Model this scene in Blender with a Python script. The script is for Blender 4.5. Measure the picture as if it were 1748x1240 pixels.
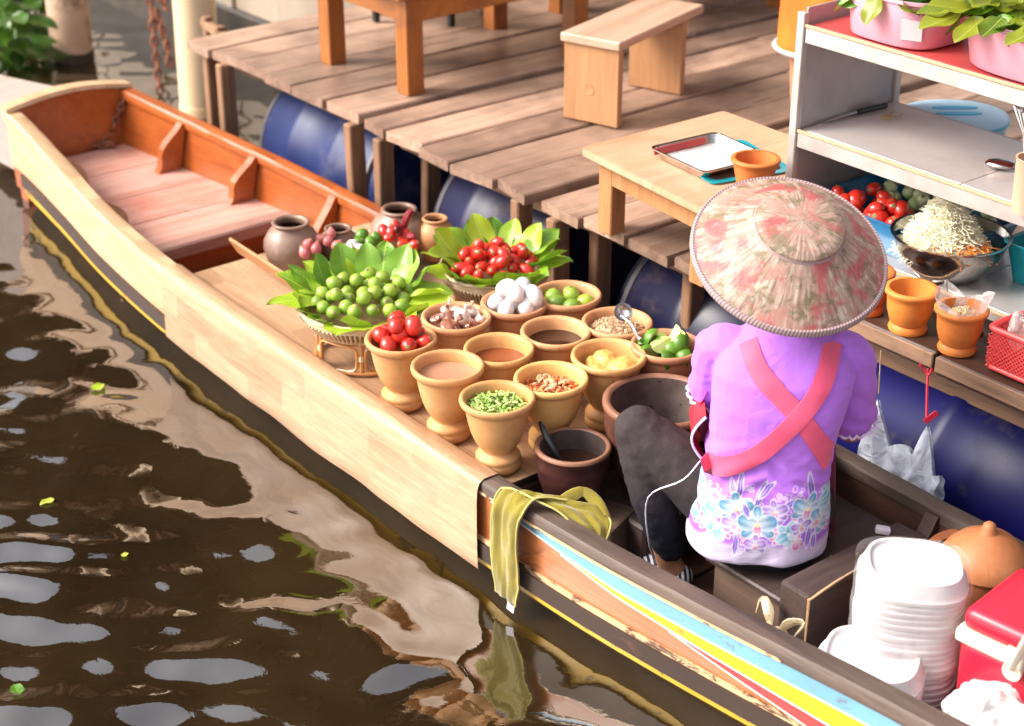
import bpy, bmesh, math, random
from mathutils import Vector, Matrix, Euler, noise
from mathutils.bvhtree import BVHTree

for o in list(bpy.data.objects): bpy.data.objects.remove(o)
scene = bpy.context.scene
COL = scene.collection
rnd = random.Random(11)
PI = math.pi
U = rnd.uniform

# ------------------------------------------------------------------ camera, sky, sun, exposure
PITCH = math.radians(26.8)
HEAD = Vector((-.7804, .6252, 0)).normalized()
FWD = Vector((HEAD.x*math.cos(PITCH), HEAD.y*math.cos(PITCH), -math.sin(PITCH)))
UPV = Vector((HEAD.x*math.sin(PITCH), HEAD.y*math.sin(PITCH), math.cos(PITCH)))
RGT = Vector((HEAD.y, -HEAD.x, 0))
CAM = Vector((0, 0, .3)) - FWD*4.1
FPX = 2916.0
cd = bpy.data.cameras.new('camera'); cam = bpy.data.objects.new('camera', cd); COL.objects.link(cam)
cam.location = CAM
cam.rotation_euler = Matrix((RGT, UPV, -FWD)).transposed().to_euler()
cd.sensor_width = 36; cd.lens = 36*FPX/1748; cd.clip_start = .05; cd.clip_end = 400
cd.dof.use_dof = True; cd.dof.focus_distance = 3.55; cd.dof.aperture_fstop = 3.4
scene.camera = cam

SUN_AZ = Vector((-.55, -.83, 0)).normalized(); SUN_EL = math.radians(40)
w = bpy.data.worlds.new('World'); scene.world = w; w.use_nodes = True
nt = w.node_tree; nt.nodes.clear()
sky = nt.nodes.new('ShaderNodeTexSky'); sky.sky_type = 'NISHITA'; sky.sun_disc = False
sky.sun_elevation = SUN_EL; sky.sun_rotation = math.atan2(SUN_AZ.x, SUN_AZ.y); sky.dust_density = 6.0; sky.ozone_density = .6
bg = nt.nodes.new('ShaderNodeBackground'); bg.inputs[1].default_value = .15
wo = nt.nodes.new('ShaderNodeOutputWorld')
hz = nt.nodes.new('ShaderNodeHueSaturation'); hz.inputs['Saturation'].default_value = .35   # hazy, almost white sky
nt.links.new(sky.outputs[0], hz.inputs['Color']); nt.links.new(hz.outputs[0], bg.inputs[0]); nt.links.new(bg.outputs[0], wo.inputs[0])
sl = bpy.data.lights.new('sun', 'SUN'); sl.energy = 1.5; sl.angle = math.radians(24); sl.color = (1, .92, .82)
so = bpy.data.objects.new('sun', sl); COL.objects.link(so); so.location = (0, 0, 8)
sd = Vector((SUN_AZ.x*math.cos(SUN_EL), SUN_AZ.y*math.cos(SUN_EL), math.sin(SUN_EL)))
so.rotation_euler = sd.to_track_quat('Z', 'Y').to_euler()
vs = scene.view_settings
vs.view_transform = 'Standard'; vs.look = 'None'; vs.gamma = 1; vs.exposure = 1.2; vs.use_curve_mapping = False

# ------------------------------------------------------------------ helpers
def A(px, py, z):
    """point of the scene at height z seen at a photo position (survey of the place)"""
    d = FWD + RGT*((px-874)/FPX) + UPV*((620-py)/FPX)
    t = (z-CAM.z)/d.z
    return CAM + d*t

def tag(o, label=None, cat=None, group=None, kind=None):
    if label: o['label'] = label
    if cat: o['category'] = cat
    if group: o['group'] = group
    if kind: o['kind'] = kind
    return o

def thing(name, label, cat, loc=(0, 0, 0), rz=0, group=None):
    o = bpy.data.objects.new(name, None); COL.objects.link(o)
    o.empty_display_size = .05; o.location = loc; o.rotation_euler = (0, 0, rz)
    return tag(o, label, cat, group)

def inst(src, loc, rot=(0, 0, 0), parent=None, scale=None, label=None, cat=None, group=None, name=None):
    """an object that shares mesh data"""
    me = src if isinstance(src, bpy.types.Mesh) else src.data
    o = bpy.data.objects.new(name or (src.name.split('.')[0]), me); COL.objects.link(o)
    o.location = loc; o.rotation_euler = rot
    if scale is not None: o.scale = scale if hasattr(scale, '__len__') else (scale,)*3
    if parent: o.parent = parent
    return tag(o, label, cat, group)

def copy_tree(o, parent=None):
    c = o.copy(); COL.objects.link(c); c.parent = parent
    for ch in o.children: copy_tree(ch, c)
    return c

class MB:
    def __init__(s): s.v = []; s.f = []
    def add(s, vs_, fs, M=None):
        n = len(s.v)
        s.v += [tuple(M @ Vector(v)) if M is not None else tuple(v) for v in vs_]
        s.f += [tuple(i+n for i in f) for f in fs]
        return s
    def box(s, c, size, rot=(0, 0, 0), bev=.0, seg=1, taper=None):
        bm = bmesh.new(); bmesh.ops.create_cube(bm, size=1)
        for v in bm.verts:
            v.co = Vector((v.co.x*size[0], v.co.y*size[1], v.co.z*size[2]))
            if taper and v.co.z < 0: v.co.x *= taper; v.co.y *= taper
        if bev: bmesh.ops.bevel(bm, geom=bm.edges[:], offset=bev, segments=seg, affect='EDGES', profile=.6)
        M = Matrix.Translation(c) @ Euler(rot).to_matrix().to_4x4()
        bm.verts.index_update()
        s.add([v.co.copy() for v in bm.verts], [[v.index for v in f.verts] for f in bm.faces], M); bm.free()
        return s
    def loft(s, rings, cap0=True, cap1=True, closed=True):
        n = len(rings[0]); vs_ = [p for r in rings for p in r]; fs = []
        for i in range(len(rings)-1):
            for j in range(n if closed else n-1):
                k = (j+1) % n
                fs.append((i*n+j, i*n+k, (i+1)*n+k, (i+1)*n+j))
        if cap0: fs.append(tuple(range(n-1, -1, -1)))
        if cap1: fs.append(tuple((len(rings)-1)*n+j for j in range(n)))
        return s.add(vs_, fs)
    def lathe(s, prof, seg=32, c=(0, 0, 0), sx=1, sy=1, cap0=False, cap1=False, wob=0, M=None):
        rings = []
        for (r, z) in prof:
            rings.append([Vector((c[0]+max(r, .0004)*sx*math.cos(2*PI*j/seg)*(1+wob*math.sin(3*2*PI*j/seg+z*40)), c[1]+max(r, .0004)*sy*math.sin(2*PI*j/seg), c[2]+z)) for j in range(seg)])
        if M is not None: rings = [[M @ p for p in r] for r in rings]
        return s.loft(rings, cap0, cap1)
    def tube(s, path, r, seg=8, closed=False, caps=True, flat=1.0):
        path = [Vector(p) for p in path]; n = len(path)
        rr = r if hasattr(r, '__len__') else [r]*n
        T = []
        for i in range(n):
            a = path[(i-1) % n] if (closed or i > 0) else path[0]
            b = path[(i+1) % n] if (closed or i < n-1) else path[-1]
            T.append((b-a).normalized() if (b-a).length > 1e-9 else Vector((0, 0, 1)))
        u = T[0].orthogonal().normalized(); rings = []
        for i in range(n):
            u = (u - T[i]*u.dot(T[i]))
            u = u.normalized() if u.length > 1e-6 else T[i].orthogonal().normalized()
            v = T[i].cross(u)
            rings.append([path[i] + (u*math.cos(2*PI*j/seg) + v*math.sin(2*PI*j/seg)*flat)*rr[i] for j in range(seg)])
        if closed: rings.append(rings[0])
        return s.loft(rings, caps and not closed, caps and not closed)
    def ell(s, c, rad, seg=12, rings=8, M=None):
        rr = []
        for i in range(rings+1):
            a = -PI/2 + PI*i/rings
            rr.append([Vector((max(math.cos(a), .02)*rad[0]*math.cos(2*PI*j/seg), max(math.cos(a), .02)*rad[1]*math.sin(2*PI*j/seg), rad[2]*math.sin(a))) for j in range(seg)])
        rr = [[(M @ p if M is not None else p) + Vector(c) for p in r] for r in rr]
        return s.loft(rr)
    def grid(s, fn, nu, nv):
        vs_ = [fn(i/nu, j/nv) for j in range(nv+1) for i in range(nu+1)]
        fs = [(j*(nu+1)+i, j*(nu+1)+i+1, (j+1)*(nu+1)+i+1, (j+1)*(nu+1)+i) for j in range(nv) for i in range(nu)]
        return s.add(vs_, fs)
    def mesh(s, name, smooth=True, angle=38):
        me = bpy.data.meshes.new(name); me.from_pydata(s.v, [], s.f); me.validate(); me.update()
        if smooth:
            me.polygons.foreach_set('use_smooth', [True]*len(me.polygons))
            me.set_sharp_from_angle(angle=math.radians(angle))
        return me
    def build(s, name, m, parent=None, loc=(0, 0, 0), rot=(0, 0, 0), smooth=True, angle=38, label=None, cat=None, group=None, kind=None):
        me = s.mesh(name, smooth, angle)
        for mm in (m if isinstance(m, (list, tuple)) else [m]): me.materials.append(mm)
        o = bpy.data.objects.new(name, me); COL.objects.link(o)
        o.location = loc; o.rotation_euler = rot
        if parent: o.parent = parent
        return tag(o, label, cat, group, kind)

def fix_normals(me):
    bm = bmesh.new(); bm.from_mesh(me); bmesh.ops.recalc_face_normals(bm, faces=bm.faces[:]); bm.to_mesh(me); bm.free()

NRM = {}
TMP = bpy.data.scenes.new('workbench')
def fuse(mb, name, voxel=.008, smooth=6, fac=.5):
    """one continuous surface out of overlapping closed volumes"""
    me = mb.mesh(name+'_raw', False); fix_normals(me)
    o = bpy.data.objects.new('tmp', me); TMP.collection.objects.link(o)
    r = o.modifiers.new('r', 'REMESH'); r.mode = 'VOXEL'; r.voxel_size = voxel
    if smooth:
        s_ = o.modifiers.new('s', 'SMOOTH'); s_.factor = fac; s_.iterations = smooth
    TMP.view_layers[0].update(); dg = TMP.view_layers[0].depsgraph; dg.update()
    out = bpy.data.meshes.new_from_object(o.evaluated_get(dg)); out.name = name
    bpy.data.objects.remove(o); bpy.data.meshes.remove(me)
    out.polygons.foreach_set('use_smooth', [True]*len(out.polygons)); out.update()
    out.materials.clear()
    NRM[out.name] = [v.normal.copy() for v in out.vertices]
    return out

def link_mesh(name, me, m, parent=None, loc=(0, 0, 0), **k):
    me.materials.append(m)
    o = bpy.data.objects.new(name, me); COL.objects.link(o); o.location = loc
    if parent: o.parent = parent
    return tag(o, **k)

def bez(pts, n=24):
    """smooth path through points (Catmull-Rom)"""
    P = [Vector(p) for p in pts]; P = [P[0]*2-P[1]] + P + [P[-1]*2-P[-2]]; out = []
    m = len(P)-3
    for k in range(n+1):
        t = k/n*m; i = min(int(t), m-1); t -= i
        a, b, c, d = P[i:i+4]
        out.append(.5*((2*b) + (c-a)*t + (2*a-5*b+4*c-d)*t*t + (3*b-a-3*c+d)*t**3))
    return out

# ------------------------------------------------------------------ materials
class NT:
    def __init__(s, name):
        s.m = bpy.data.materials.new(name); s.m.use_nodes = True; s.t = s.m.node_tree
        s.b = s.t.nodes['Principled BSDF']; s._tc = None
    def n(s, typ, **k):
        x = s.t.nodes.new(typ)
        for a, b in k.items():
            if a.startswith('i_'):
                key = a[2:]; key = int(key) if key.isdigit() else key.replace('_', ' ')
                if hasattr(b, 'is_output') or isinstance(b, bpy.types.NodeSocket): s.t.links.new(b, x.inputs[key])
                else: x.inputs[key].default_value = b
            else: setattr(x, a, b)
        return x
    def L(s, a, b): s.t.links.new(a, b)
    def obj(s):
        if not s._tc: s._tc = s.n('ShaderNodeTexCoord')
        return s._tc.outputs['Object']
    def math(s, op, a, b=0.0, c=None):
        x = s.n('ShaderNodeMath', operation=op)
        for i, q in enumerate((a, b) if c is None else (a, b, c)):
            if isinstance(q, bpy.types.NodeSocket): s.L(q, x.inputs[i])
            else: x.inputs[i].default_value = q
        return x.outputs[0]
    def mix(s, fac, a, b, blend='MIX'):
        x = s.n('ShaderNodeMix', data_type='RGBA', blend_type=blend)
        for i, q in ((0, fac), (6, a), (7, b)):
            if isinstance(q, bpy.types.NodeSocket): s.L(q, x.inputs[i])
            else: x.inputs[i].default_value = q if i == 0 or len(q) == 4 else (*q, 1)
        return x.outputs[2]
    def ramp(s, fac, stops, interp='LINEAR'):
        x = s.n('ShaderNodeValToRGB'); cr = x.color_ramp; cr.interpolation = interp
        while len(cr.elements) < len(stops): cr.elements.new(.5)
        for e, (p, c) in zip(cr.elements, stops):
            e.position = p; e.color = c if len(c) == 4 else (*c, 1)
        s.L(fac, x.inputs[0]); return x.outputs[0]
    def noise(s, scale=5, detail=4, stretch=(1, 1, 1), off=True, rough=.55, dist=0, vec=None, rot=(0, 0, 0)):
        v = vec or s.obj()
        if off:
            oi = s.n('ShaderNodeObjectInfo')
            cx = s.n('ShaderNodeCombineXYZ'); 
            s.L(s.math('MULTIPLY', oi.outputs['Random'], 37.), cx.inputs[0]); s.L(s.math('MULTIPLY', oi.outputs['Random'], 19.), cx.inputs[1])
            ad = s.n('ShaderNodeVectorMath', operation='ADD'); s.L(v, ad.inputs[0]); s.L(cx.outputs[0], ad.inputs[1]); v = ad.outputs[0]
        mp = s.n('ShaderNodeMapping'); mp.inputs['Scale'].default_value = stretch; mp.inputs['Rotation'].default_value = rot; s.L(v, mp.inputs[0])
        x = s.n('ShaderNodeTexNoise'); x.inputs['Scale'].default_value = scale; x.inputs['Detail'].default_value = detail
        x.inputs['Roughness'].default_value = rough; x.inputs['Distortion'].default_value = dist
        s.L(mp.outputs[0], x.inputs['Vector']); return x.outputs['Fac']
    def bump(s, h, strength=.3, dist=.01, prev=None):
        x = s.n('ShaderNodeBump'); x.inputs['Strength'].default_value = strength; x.inputs['Distance'].default_value = dist
        s.L(h, x.inputs['Height'])
        if prev: s.L(prev, x.inputs['Normal'])
        s.L(x.outputs[0], s.b.inputs['Normal']); return x.outputs[0]
    def set(s, **k):
        mp = dict(rough='Roughness', metal='Metallic', ior='IOR', trans='Transmission Weight', sss='Subsurface Weight', coat='Coat Weight', spec='Specular IOR Level', sheen='Sheen Weight', alpha='Alpha', coatr='Coat Roughness')
        for a, b in k.items():
            i = s.b.inputs[mp[a]]
            if isinstance(b, bpy.types.NodeSocket): s.L(b, i)
            else: i.default_value = b
        return s
    def color(s, c):
        if isinstance(c, bpy.types.NodeSocket): s.L(c, s.b.inputs['Base Color'])
        else: s.b.inputs['Base Color'].default_value = (*c, 1)
        return s

def mat(name, c1, c2=None, scale=6, stretch=(1, 1, 1), rough=.5, bump=0, bdist=.004, metal=0, detail=4, lo=.35, hi=.65, dirt=None, dscale=3, dlo=.5, dhi=.75, vary=0, dist=0, rvar=0, **k):
    q = NT(name); c2 = c2 or tuple(x*.8 for x in c1)
    f = q.noise(scale, detail, stretch, dist=dist)
    c = q.ramp(f, [(lo, c2), (hi, c1)])
    if dirt:
        g = q.noise(dscale, 5, rough=.65)
        c = q.mix(q.ramp(g, [(dlo, (0, 0, 0)), (dhi, (1, 1, 1))]), c, dirt)
    if vary:
        oi = q.n('ShaderNodeObjectInfo'); h = q.n('ShaderNodeHueSaturation')
        q.L(q.math('ADD', q.math('MULTIPLY', oi.outputs['Random'], vary), 1-vary/2), h.inputs['Value']); q.L(c, h.inputs['Color']); c = h.outputs[0]
    q.color(c); q.set(rough=rough, metal=metal, **k)
    if rvar: q.set(rough=q.math('ADD', q.math('MULTIPLY', f, rvar), rough-rvar/2))
    if bump: q.bump(f, bump, bdist)
    return q.m

def wood(name, light, dark, axis='y', cracks=0, scale=9, rough=.6, bump=.35, dirt=None, dlo=.55, dhi=.8, dscale=4, vary=.3, contrast=(.3, .7), knots=False, k=14, wear=None, **kw):
    q = NT(name)
    st = {'x': (1, k, k), 'y': (k, 1, k), 'z': (k, k, 1)}[axis]
    f1 = q.noise(scale*.22, 6, st, dist=1.2, rough=.6)
    f2 = q.noise(scale*1.1, 5, st, dist=.3, rough=.7)
    f = q.math('ADD', q.math('MULTIPLY', f1, .65), q.math('MULTIPLY', f2, .35))
    c = q.ramp(f, [(contrast[0], dark), ((contrast[0]+contrast[1])/2, tuple((a*.6+b*.4) for a, b in zip(light, dark))), (contrast[1], light)])
    if dirt:
        g = q.noise(dscale, 6, (1, 1, 1), rough=.68, dist=.5)
        c = q.mix(q.ramp(g, [(dlo, (0, 0, 0)), (dhi, (1, 1, 1))]), c, dirt)
    if cracks:
        g = q.noise(2.6, 3, tuple(1 if x == 1 else 34 for x in st), rough=.5, dist=.25)
        c = q.mix(q.ramp(g, [(cracks, (0, 0, 0)), (cracks+.03, (.85, .85, .85))]), c, tuple(x*.22 for x in dark))
    if wear:
        g = q.noise(22, 6, tuple(1+.12*(x-1) for x in st), rough=.7, dist=.4)
        c = q.mix(q.ramp(g, [(.62, (0, 0, 0)), (.68, (1, 1, 1))]), c, wear)
    if vary:
        oi = q.n('ShaderNodeObjectInfo'); h = q.n('ShaderNodeHueSaturation')
        q.L(q.math('ADD', q.math('MULTIPLY', oi.outputs['Random'], vary), 1-vary/2), h.inputs['Value']); q.L(c, h.inputs['Color']); c = h.outputs[0]
    q.color(c); q.set(rough=rough, **kw); q.bump(f2, bump, .004)
    return q.m

# palette
M = {}
M['deck'] = wood('weathered deck wood', (0.4908, 0.3192, 0.2324), (0.1673, 0.09419, 0.06428), 'y', cracks=.655, scale=7, rough=.36, bump=.35, dirt=(.085, .05, .036), dlo=.43, dhi=.80, dscale=3.5, vary=.62, contrast=(.28, .68), spec=.5)
M['deckx'] = wood('weathered joist wood', (.30, .17, .10), (.09, .05, .03), 'x', scale=7, rough=.75, bump=.5, dirt=(.03, .02, .015), vary=.3)
M['postw'] = wood('dock post wood', (.36, .19, .10), (.12, .06, .035), 'z', scale=7, rough=.75, bump=.5, dirt=(.04, .025, .02), vary=.4)
M['orangew'] = wood('varnished orange wood', (0.42, 0.1518, 0.027), (0.2475, 0.069, 0.012), 'x', scale=6, rough=.42, bump=.15, vary=.15, dirt=(.14, .05, .015), dlo=.52, dhi=.8, dscale=6)
M['orangewz'] = wood('varnished orange leg wood', (0.3744, 0.1259, 0.02016), (0.216, 0.0563, 0.009216), 'z', scale=6, rough=.42, bump=.15, vary=.2, dirt=(.14, .05, .015), dlo=.52, dhi=.8, dscale=6)
M['benchw'] = wood('bare bench wood', (0.442, 0.2295, 0.102), (0.289, 0.1275, 0.051), 'z', scale=5, rough=.5, bump=.2, vary=.15, dirt=(.22, .11, .06), dlo=.55, dhi=.85, dscale=7)
M['benchtop'] = wood('pale bench seat wood', (0.5225, 0.361, 0.266), (0.342, 0.1995, 0.1235), 'y', scale=5, rough=.38, bump=.15, vary=.1)
M['tablew'] = wood('pale table top wood', (0.6145, 0.3864, 0.2554), (0.4376, 0.23, 0.1277), 'y', scale=3, rough=.3, bump=.08, vary=0, dirt=(.36, .20, .11), dlo=.55, dhi=.8, dscale=5)
M['tableleg'] = wood('table leg wood', (.50, .24, .10), (.30, .12, .045), 'z', scale=6, rough=.5, bump=.2, vary=.1)
M['boatin'] = wood('varnished boat wood', (0.42, 0.1092, 0.0221), (0.21, 0.0399, 0.00935), 'x', scale=5, rough=.33, bump=.2, dirt=(.16, .05, .022), dlo=.55, dhi=.85, vary=0, coat=.25)
M['boatdark'] = wood('old dark boat wood', (0.08775, 0.0372, 0.02025), (0.02363, 0.0108, 0.007312), 'x', scale=6, rough=.5, bump=.4, dirt=(.02, .013, .01), dlo=.5, dhi=.8, vary=.15)
M['gunwale'] = wood('worn gunwale wood', (0.1395, 0.093, 0.06975), (0.0372, 0.02232, 0.01674), 'x', scale=6, rough=.6, bump=.5, dirt=(.05, .035, .03), dlo=.52, dhi=.8, vary=.1)
M['palerail'] = wood('sun bleached rail wood', (0.6192, 0.42, 0.264), (0.4128, 0.21, 0.088), 'x', scale=5, rough=.5, bump=.2, dirt=(.40, .13, .05), dlo=.66, dhi=.8, vary=0)
M['bowfloor'] = wood('pinkish worn floor wood', (0.616, 0.3808, 0.3136), (0.4032, 0.1456, 0.0952), 'y', scale=4, rough=.5, bump=.2, dirt=(.42, .10, .06), dlo=.48, dhi=.85, vary=.12)
M['lip'] = wood('grey plank edge wood', (.42, .25, .2), (.2, .075, .05), 'y', scale=5, rough=.55, bump=.3, vary=.1)
M['seatw'] = wood('dark worn seat wood', (0.08866, 0.05797, 0.05115), (0.0341, 0.02046, 0.01773), 'y', scale=6, rough=.5, bump=.35, dirt=(.19, .13, .10), dlo=.6, dhi=.85, vary=.15)
M['seatside'] = wood('scuffed box wood', (0.165, 0.105, 0.075), (0.0525, 0.03, 0.0225), 'x', scale=6, rough=.6, bump=.4, dirt=(.04, .025, .02), vary=.15)

def hull_paint():
    q = NT('chipped orange hull paint')
    g = q.noise(3.2, 7, (1, 1, 2.2), rough=.7, dist=.6)
    f = q.noise(30, 4, (.15, 1, 3), rough=.6)
    c = q.ramp(f, [(.3, (.30, .075, .022)), (.7, (.44, .15, .045))])
    c = q.mix(q.ramp(g, [(.52, (0, 0, 0)), (.62, (1, 1, 1))]), c, (.055, .026, .016))
    q.color(c); q.set(rough=.42, coat=.15); q.bump(f, .25, .004); return q.m
M['hull'] = hull_paint()
def paint(name, c, chip, lo=.60, hi=.66, rough=.4):
    q = NT(name); g = q.noise(26, 7, (.35, 1, 1), rough=.72, dist=.4); s_ = q.noise(5, 4)
    k = q.mix(q.ramp(s_, [(.35, (0, 0, 0)), (.7, (1, 1, 1))]), tuple(x*.82 for x in c), c)
    k = q.mix(q.ramp(g, [(lo, (0, 0, 0)), (hi, (1, 1, 1))]), k, chip)
    q.color(k); q.set(rough=rough); q.bump(g, .15, .002); return q.m
M['pblue'] = paint('chipped sky blue paint', (.16, .36, .50), (.10, .12, .13), .60, .68)
M['pyellow'] = paint('bright yellow paint', (.66, .40, .010), (.30, .15, .03), .64, .69)
M['pred'] = paint('red stripe paint', (.62, .03, .03), (.3, .05, .03), .7, .75)
M['pwhite'] = paint('white pinstripe paint', (.8, .76, .66), (.3, .2, .12), .62, .68)
M['pyell2'] = paint('worn waterline yellow paint', (.72, .42, .025), (.10, .05, .02), .56, .62)
M['prail'] = paint('dark rub rail paint', (.045, .024, .017), (.10, .045, .025), .58, .68, .65)
M['pcream'] = paint('chipped cream line', (.70, .45, .24), (.10, .045, .025), .52, .57)
M['lowhull'] = mat('slimy lower hull', (.11, .055, .012), (.03, .016, .008), scale=9, stretch=(.4, 1, 2), rough=.35, bump=.3, detail=6)

def vinyl():
    q = NT('wood pattern vinyl sheet')
    sep = q.n('ShaderNodeSeparateXYZ'); q.L(q.obj(), sep.inputs[0])
    cx = q.n('ShaderNodeCombineXYZ')
    # sheet coordinate: along the boat, and across (folded over the side)
    q.L(sep.outputs[0], cx.inputs[0]); q.L(q.math('SUBTRACT', sep.outputs[1], q.math('MULTIPLY', sep.outputs[2], -1.0)), cx.inputs[1])
    br = q.n('ShaderNodeTexBrick'); br.offset = .37; br.squash = 1
    for k, v in (('Scale', 1.0), ('Mortar Size', .0012), ('Brick Width', .27), ('Row Height', .075), ('Bias', 0), ('Mortar Smooth', .4)): br.inputs[k].default_value = v
    br.inputs['Color1'].default_value = (.27, .145, .078, 1); br.inputs['Color2'].default_value = (.50, .305, .180, 1); br.inputs['Mortar'].default_value = (.50, .31, .17, 1)
    mp = q.n('ShaderNodeMapping'); mp.inputs['Rotation'].default_value = (0, 0, .10); q.L(cx.outputs[0], mp.inputs[0]); q.L(mp.outputs[0], br.inputs['Vector'])
    g = q.noise(3.2, 6, (1.5, 16, 16), dist=1.5, rough=.6, off=False)
    c = q.mix(.42, br.outputs['Color'], q.ramp(g, [(.32, (.27, .145, .07)), (.62, (.56, .36, .22))]))
    d = q.noise(5, 6, rough=.7, off=False)
    c = q.mix(q.ramp(d, [(.56, (0, 0, 0)), (.85, (.5, .5, .5))]), c, (.34, .21, .13))
    q.color(c); q.set(rough=.34, spec=.45)
    w_ = q.noise(2.2, 3, (1, 2, 2), off=False); q.bump(w_, .35, .03); return q.m
M['vinyl'] = vinyl()

def terracotta(name, a, b, stain=.35):
    q = NT(name); f = q.noise(6, 5, (1, 1, 1), rough=.65); g = q.noise(60, 3)
    c = q.ramp(f, [(.3, b), (.7, a)])
    c = q.mix(q.ramp(g, [(.42, (0, 0, 0)), (.9, (.4, .4, .4))]), c, tuple(x*.7 for x in b))
    d = q.noise(16, 5, (1, 1, .22), rough=.65, dist=.4)                      # runs and drips
    c = q.mix(q.ramp(d, [(.60, (0, 0, 0)), (.74, (.55, .55, .55))]), c, tuple(x*.48 for x in b))
    e = q.noise(3.5, 6, rough=.7)                                            # lime bloom
    c = q.mix(q.ramp(e, [(.58, (0, 0, 0)), (.8, (.45, .45, .45))]), c, (.74, .56, .40))
    oi = q.n('ShaderNodeObjectInfo'); h = q.n('ShaderNodeHueSaturation')
    q.L(q.math('ADD', q.math('MULTIPLY', oi.outputs['Random'], .26), .87), h.inputs['Value']); q.L(q.math('ADD', q.math('MULTIPLY', oi.outputs['Random'], .016), .492), h.inputs['Hue']); q.L(c, h.inputs['Color'])
    lw = q.noise(90, 2, (.02, .02, 1)); q.color(h.outputs[0]); q.set(rough=.5, spec=.4); q.bump(q.math('ADD', q.math('MULTIPLY', lw, .6), q.math('MULTIPLY', g, .3)), .15, .002); return q.m
M['pot'] = terracotta('ochre glazed clay', (.72, .40, .155), (.58, .285, .09))
M['potb'] = terracotta('salmon clay', (.62, .305, .15), (.50, .22, .10))
M['orangepot'] = terracotta('bright orange clay', (.70, .235, .05), (.58, .165, .03))
M['mortar'] = mat('dark brown stoneware', (0.0792, 0.027, 0.02268), (0.0297, 0.0108, 0.0108), scale=5, rough=.36, bump=.15, stretch=(1, 1, 6), dirt=(.26, .10, .06), dlo=.5, dhi=.8, coat=.2)
M['mortarrim'] = mat('worn clay rim', (0.273, 0.1235, 0.0715), (0.169, 0.065, 0.039), scale=9, rough=.5, bump=.1)
M['mortarin'] = mat('grey stained mortar inside', (0.12, 0.084, 0.072), (0.042, 0.0252, 0.0228), scale=10, detail=7, rough=.6, bump=.25, dirt=(.02, .013, .012), dlo=.62, dhi=.7, dscale=60)
M['jar'] = mat('mottled ash glaze jar', (.30, .185, .13), (.13, .07, .05), scale=7, detail=7, rough=.45, bump=.15, dirt=(.40, .30, .25), dlo=.58, dhi=.78, dscale=9, coat=.2)
M['jarin'] = mat('dark jar inside', (.05, .025, .015), (.02, .01, .008), rough=.35)
M['steel'] = mat('brushed steel', (.62, .60, .58), (.45, .43, .42), scale=20, stretch=(1, 8, 1), rough=.16, metal=1, rvar=.12)
M['alu'] = mat('dull aluminium sheet', (0.48, 0.44, 0.424), (0.32, 0.296, 0.296), scale=5, detail=7, rough=.42, metal=.55, bump=.1, dirt=(.33, .29, .28), dlo=.5, dhi=.8, rvar=.2)
M['alutrim'] = mat('pale aluminium trim', (0.4896, 0.4488, 0.4216), (0.3944, 0.34, 0.3128), scale=14, rough=.4, metal=.35, bump=.05)
M['redboard'] = mat('red laminate', (.50, .07, .06), (.38, .045, .05), rough=.35)
M['pink'] = mat('pale pink plastic', (0.76, 0.357, 0.44), (0.722, 0.306, 0.396), rough=.3, scale=2, sss=.25)
M['pinkin'] = mat('hot pink plastic', (.78, .12, .32), (.72, .09, .27), rough=.35)
M['bluep'] = mat('blue plastic', (.012, .17, .36), (.01, .13, .29), rough=.3, coat=.2)
M['teal'] = mat('teal plastic', (.01, .30, .36), (.01, .25, .30), rough=.3)
M['greenp'] = mat('green plastic', (.008, .20, .075), (.006, .15, .055), rough=.35)
M['ltblue'] = mat('light blue plastic', (.06, .40, .60), (.05, .34, .53), rough=.3)
M['lidblue'] = mat('faded blue lid', (.36, .52, .63), (.30, .46, .58), rough=.35)
M['redplastic'] = mat('red basket plastic', (.72, .07, .07), (.62, .05, .05), rough=.35, sss=.1)
M['coolerred'] = mat('cooler red plastic', (.60, .012, .035), (.48, .01, .03), rough=.35, dirt=(.68, .10, .10), dlo=.6, dhi=.9, dscale=7)
M['coolerwhite'] = mat('off white plastic', (.72, .62, .50), (.62, .52, .40), rough=.4)
M['foam'] = mat('white styrofoam', (0.5576, 0.5168, 0.5236), (0.5304, 0.4828, 0.4964), scale=30, rough=.6, bump=.05)
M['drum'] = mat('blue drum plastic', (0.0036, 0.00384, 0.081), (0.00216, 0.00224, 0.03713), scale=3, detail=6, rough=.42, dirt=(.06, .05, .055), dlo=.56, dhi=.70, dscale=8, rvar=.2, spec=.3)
M['drumlt'] = mat('sunlit blue drum plastic', (0.01309, 0.02781, 0.1339), (0.00714, 0.01517, 0.08032), scale=3, detail=6, rough=.5, dirt=(.10, .10, .15), dlo=.5, dhi=.75, dscale=6)  # lighter copy of the drum blue, with sunlight put into the colour
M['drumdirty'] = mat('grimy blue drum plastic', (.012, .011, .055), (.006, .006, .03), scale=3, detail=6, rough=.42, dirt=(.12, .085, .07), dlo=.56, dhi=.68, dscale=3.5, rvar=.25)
M['drumring'] = mat('grey drum ring', (.16, .14, .15), (.07, .065, .08), rough=.5, scale=12)
M['black'] = mat('black plastic', (.015, .014, .016), (.01, .01, .011), rough=.35)
M['rust'] = mat('rusty iron', (.34, .12, .06), (.13, .05, .03), scale=40, rough=.8, bump=.4, detail=6)
M['rope'] = mat('jute string', (.45, .30, .18), (.30, .19, .10), scale=60, rough=.9)
M['redstring'] = mat('red nylon string', (.62, .015, .05), (.5, .01, .04), scale=50, rough=.5)
M['white'] = mat('white cord', (0.697, 0.663, 0.714), (0.6375, 0.595, 0.663), rough=.5)

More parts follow.
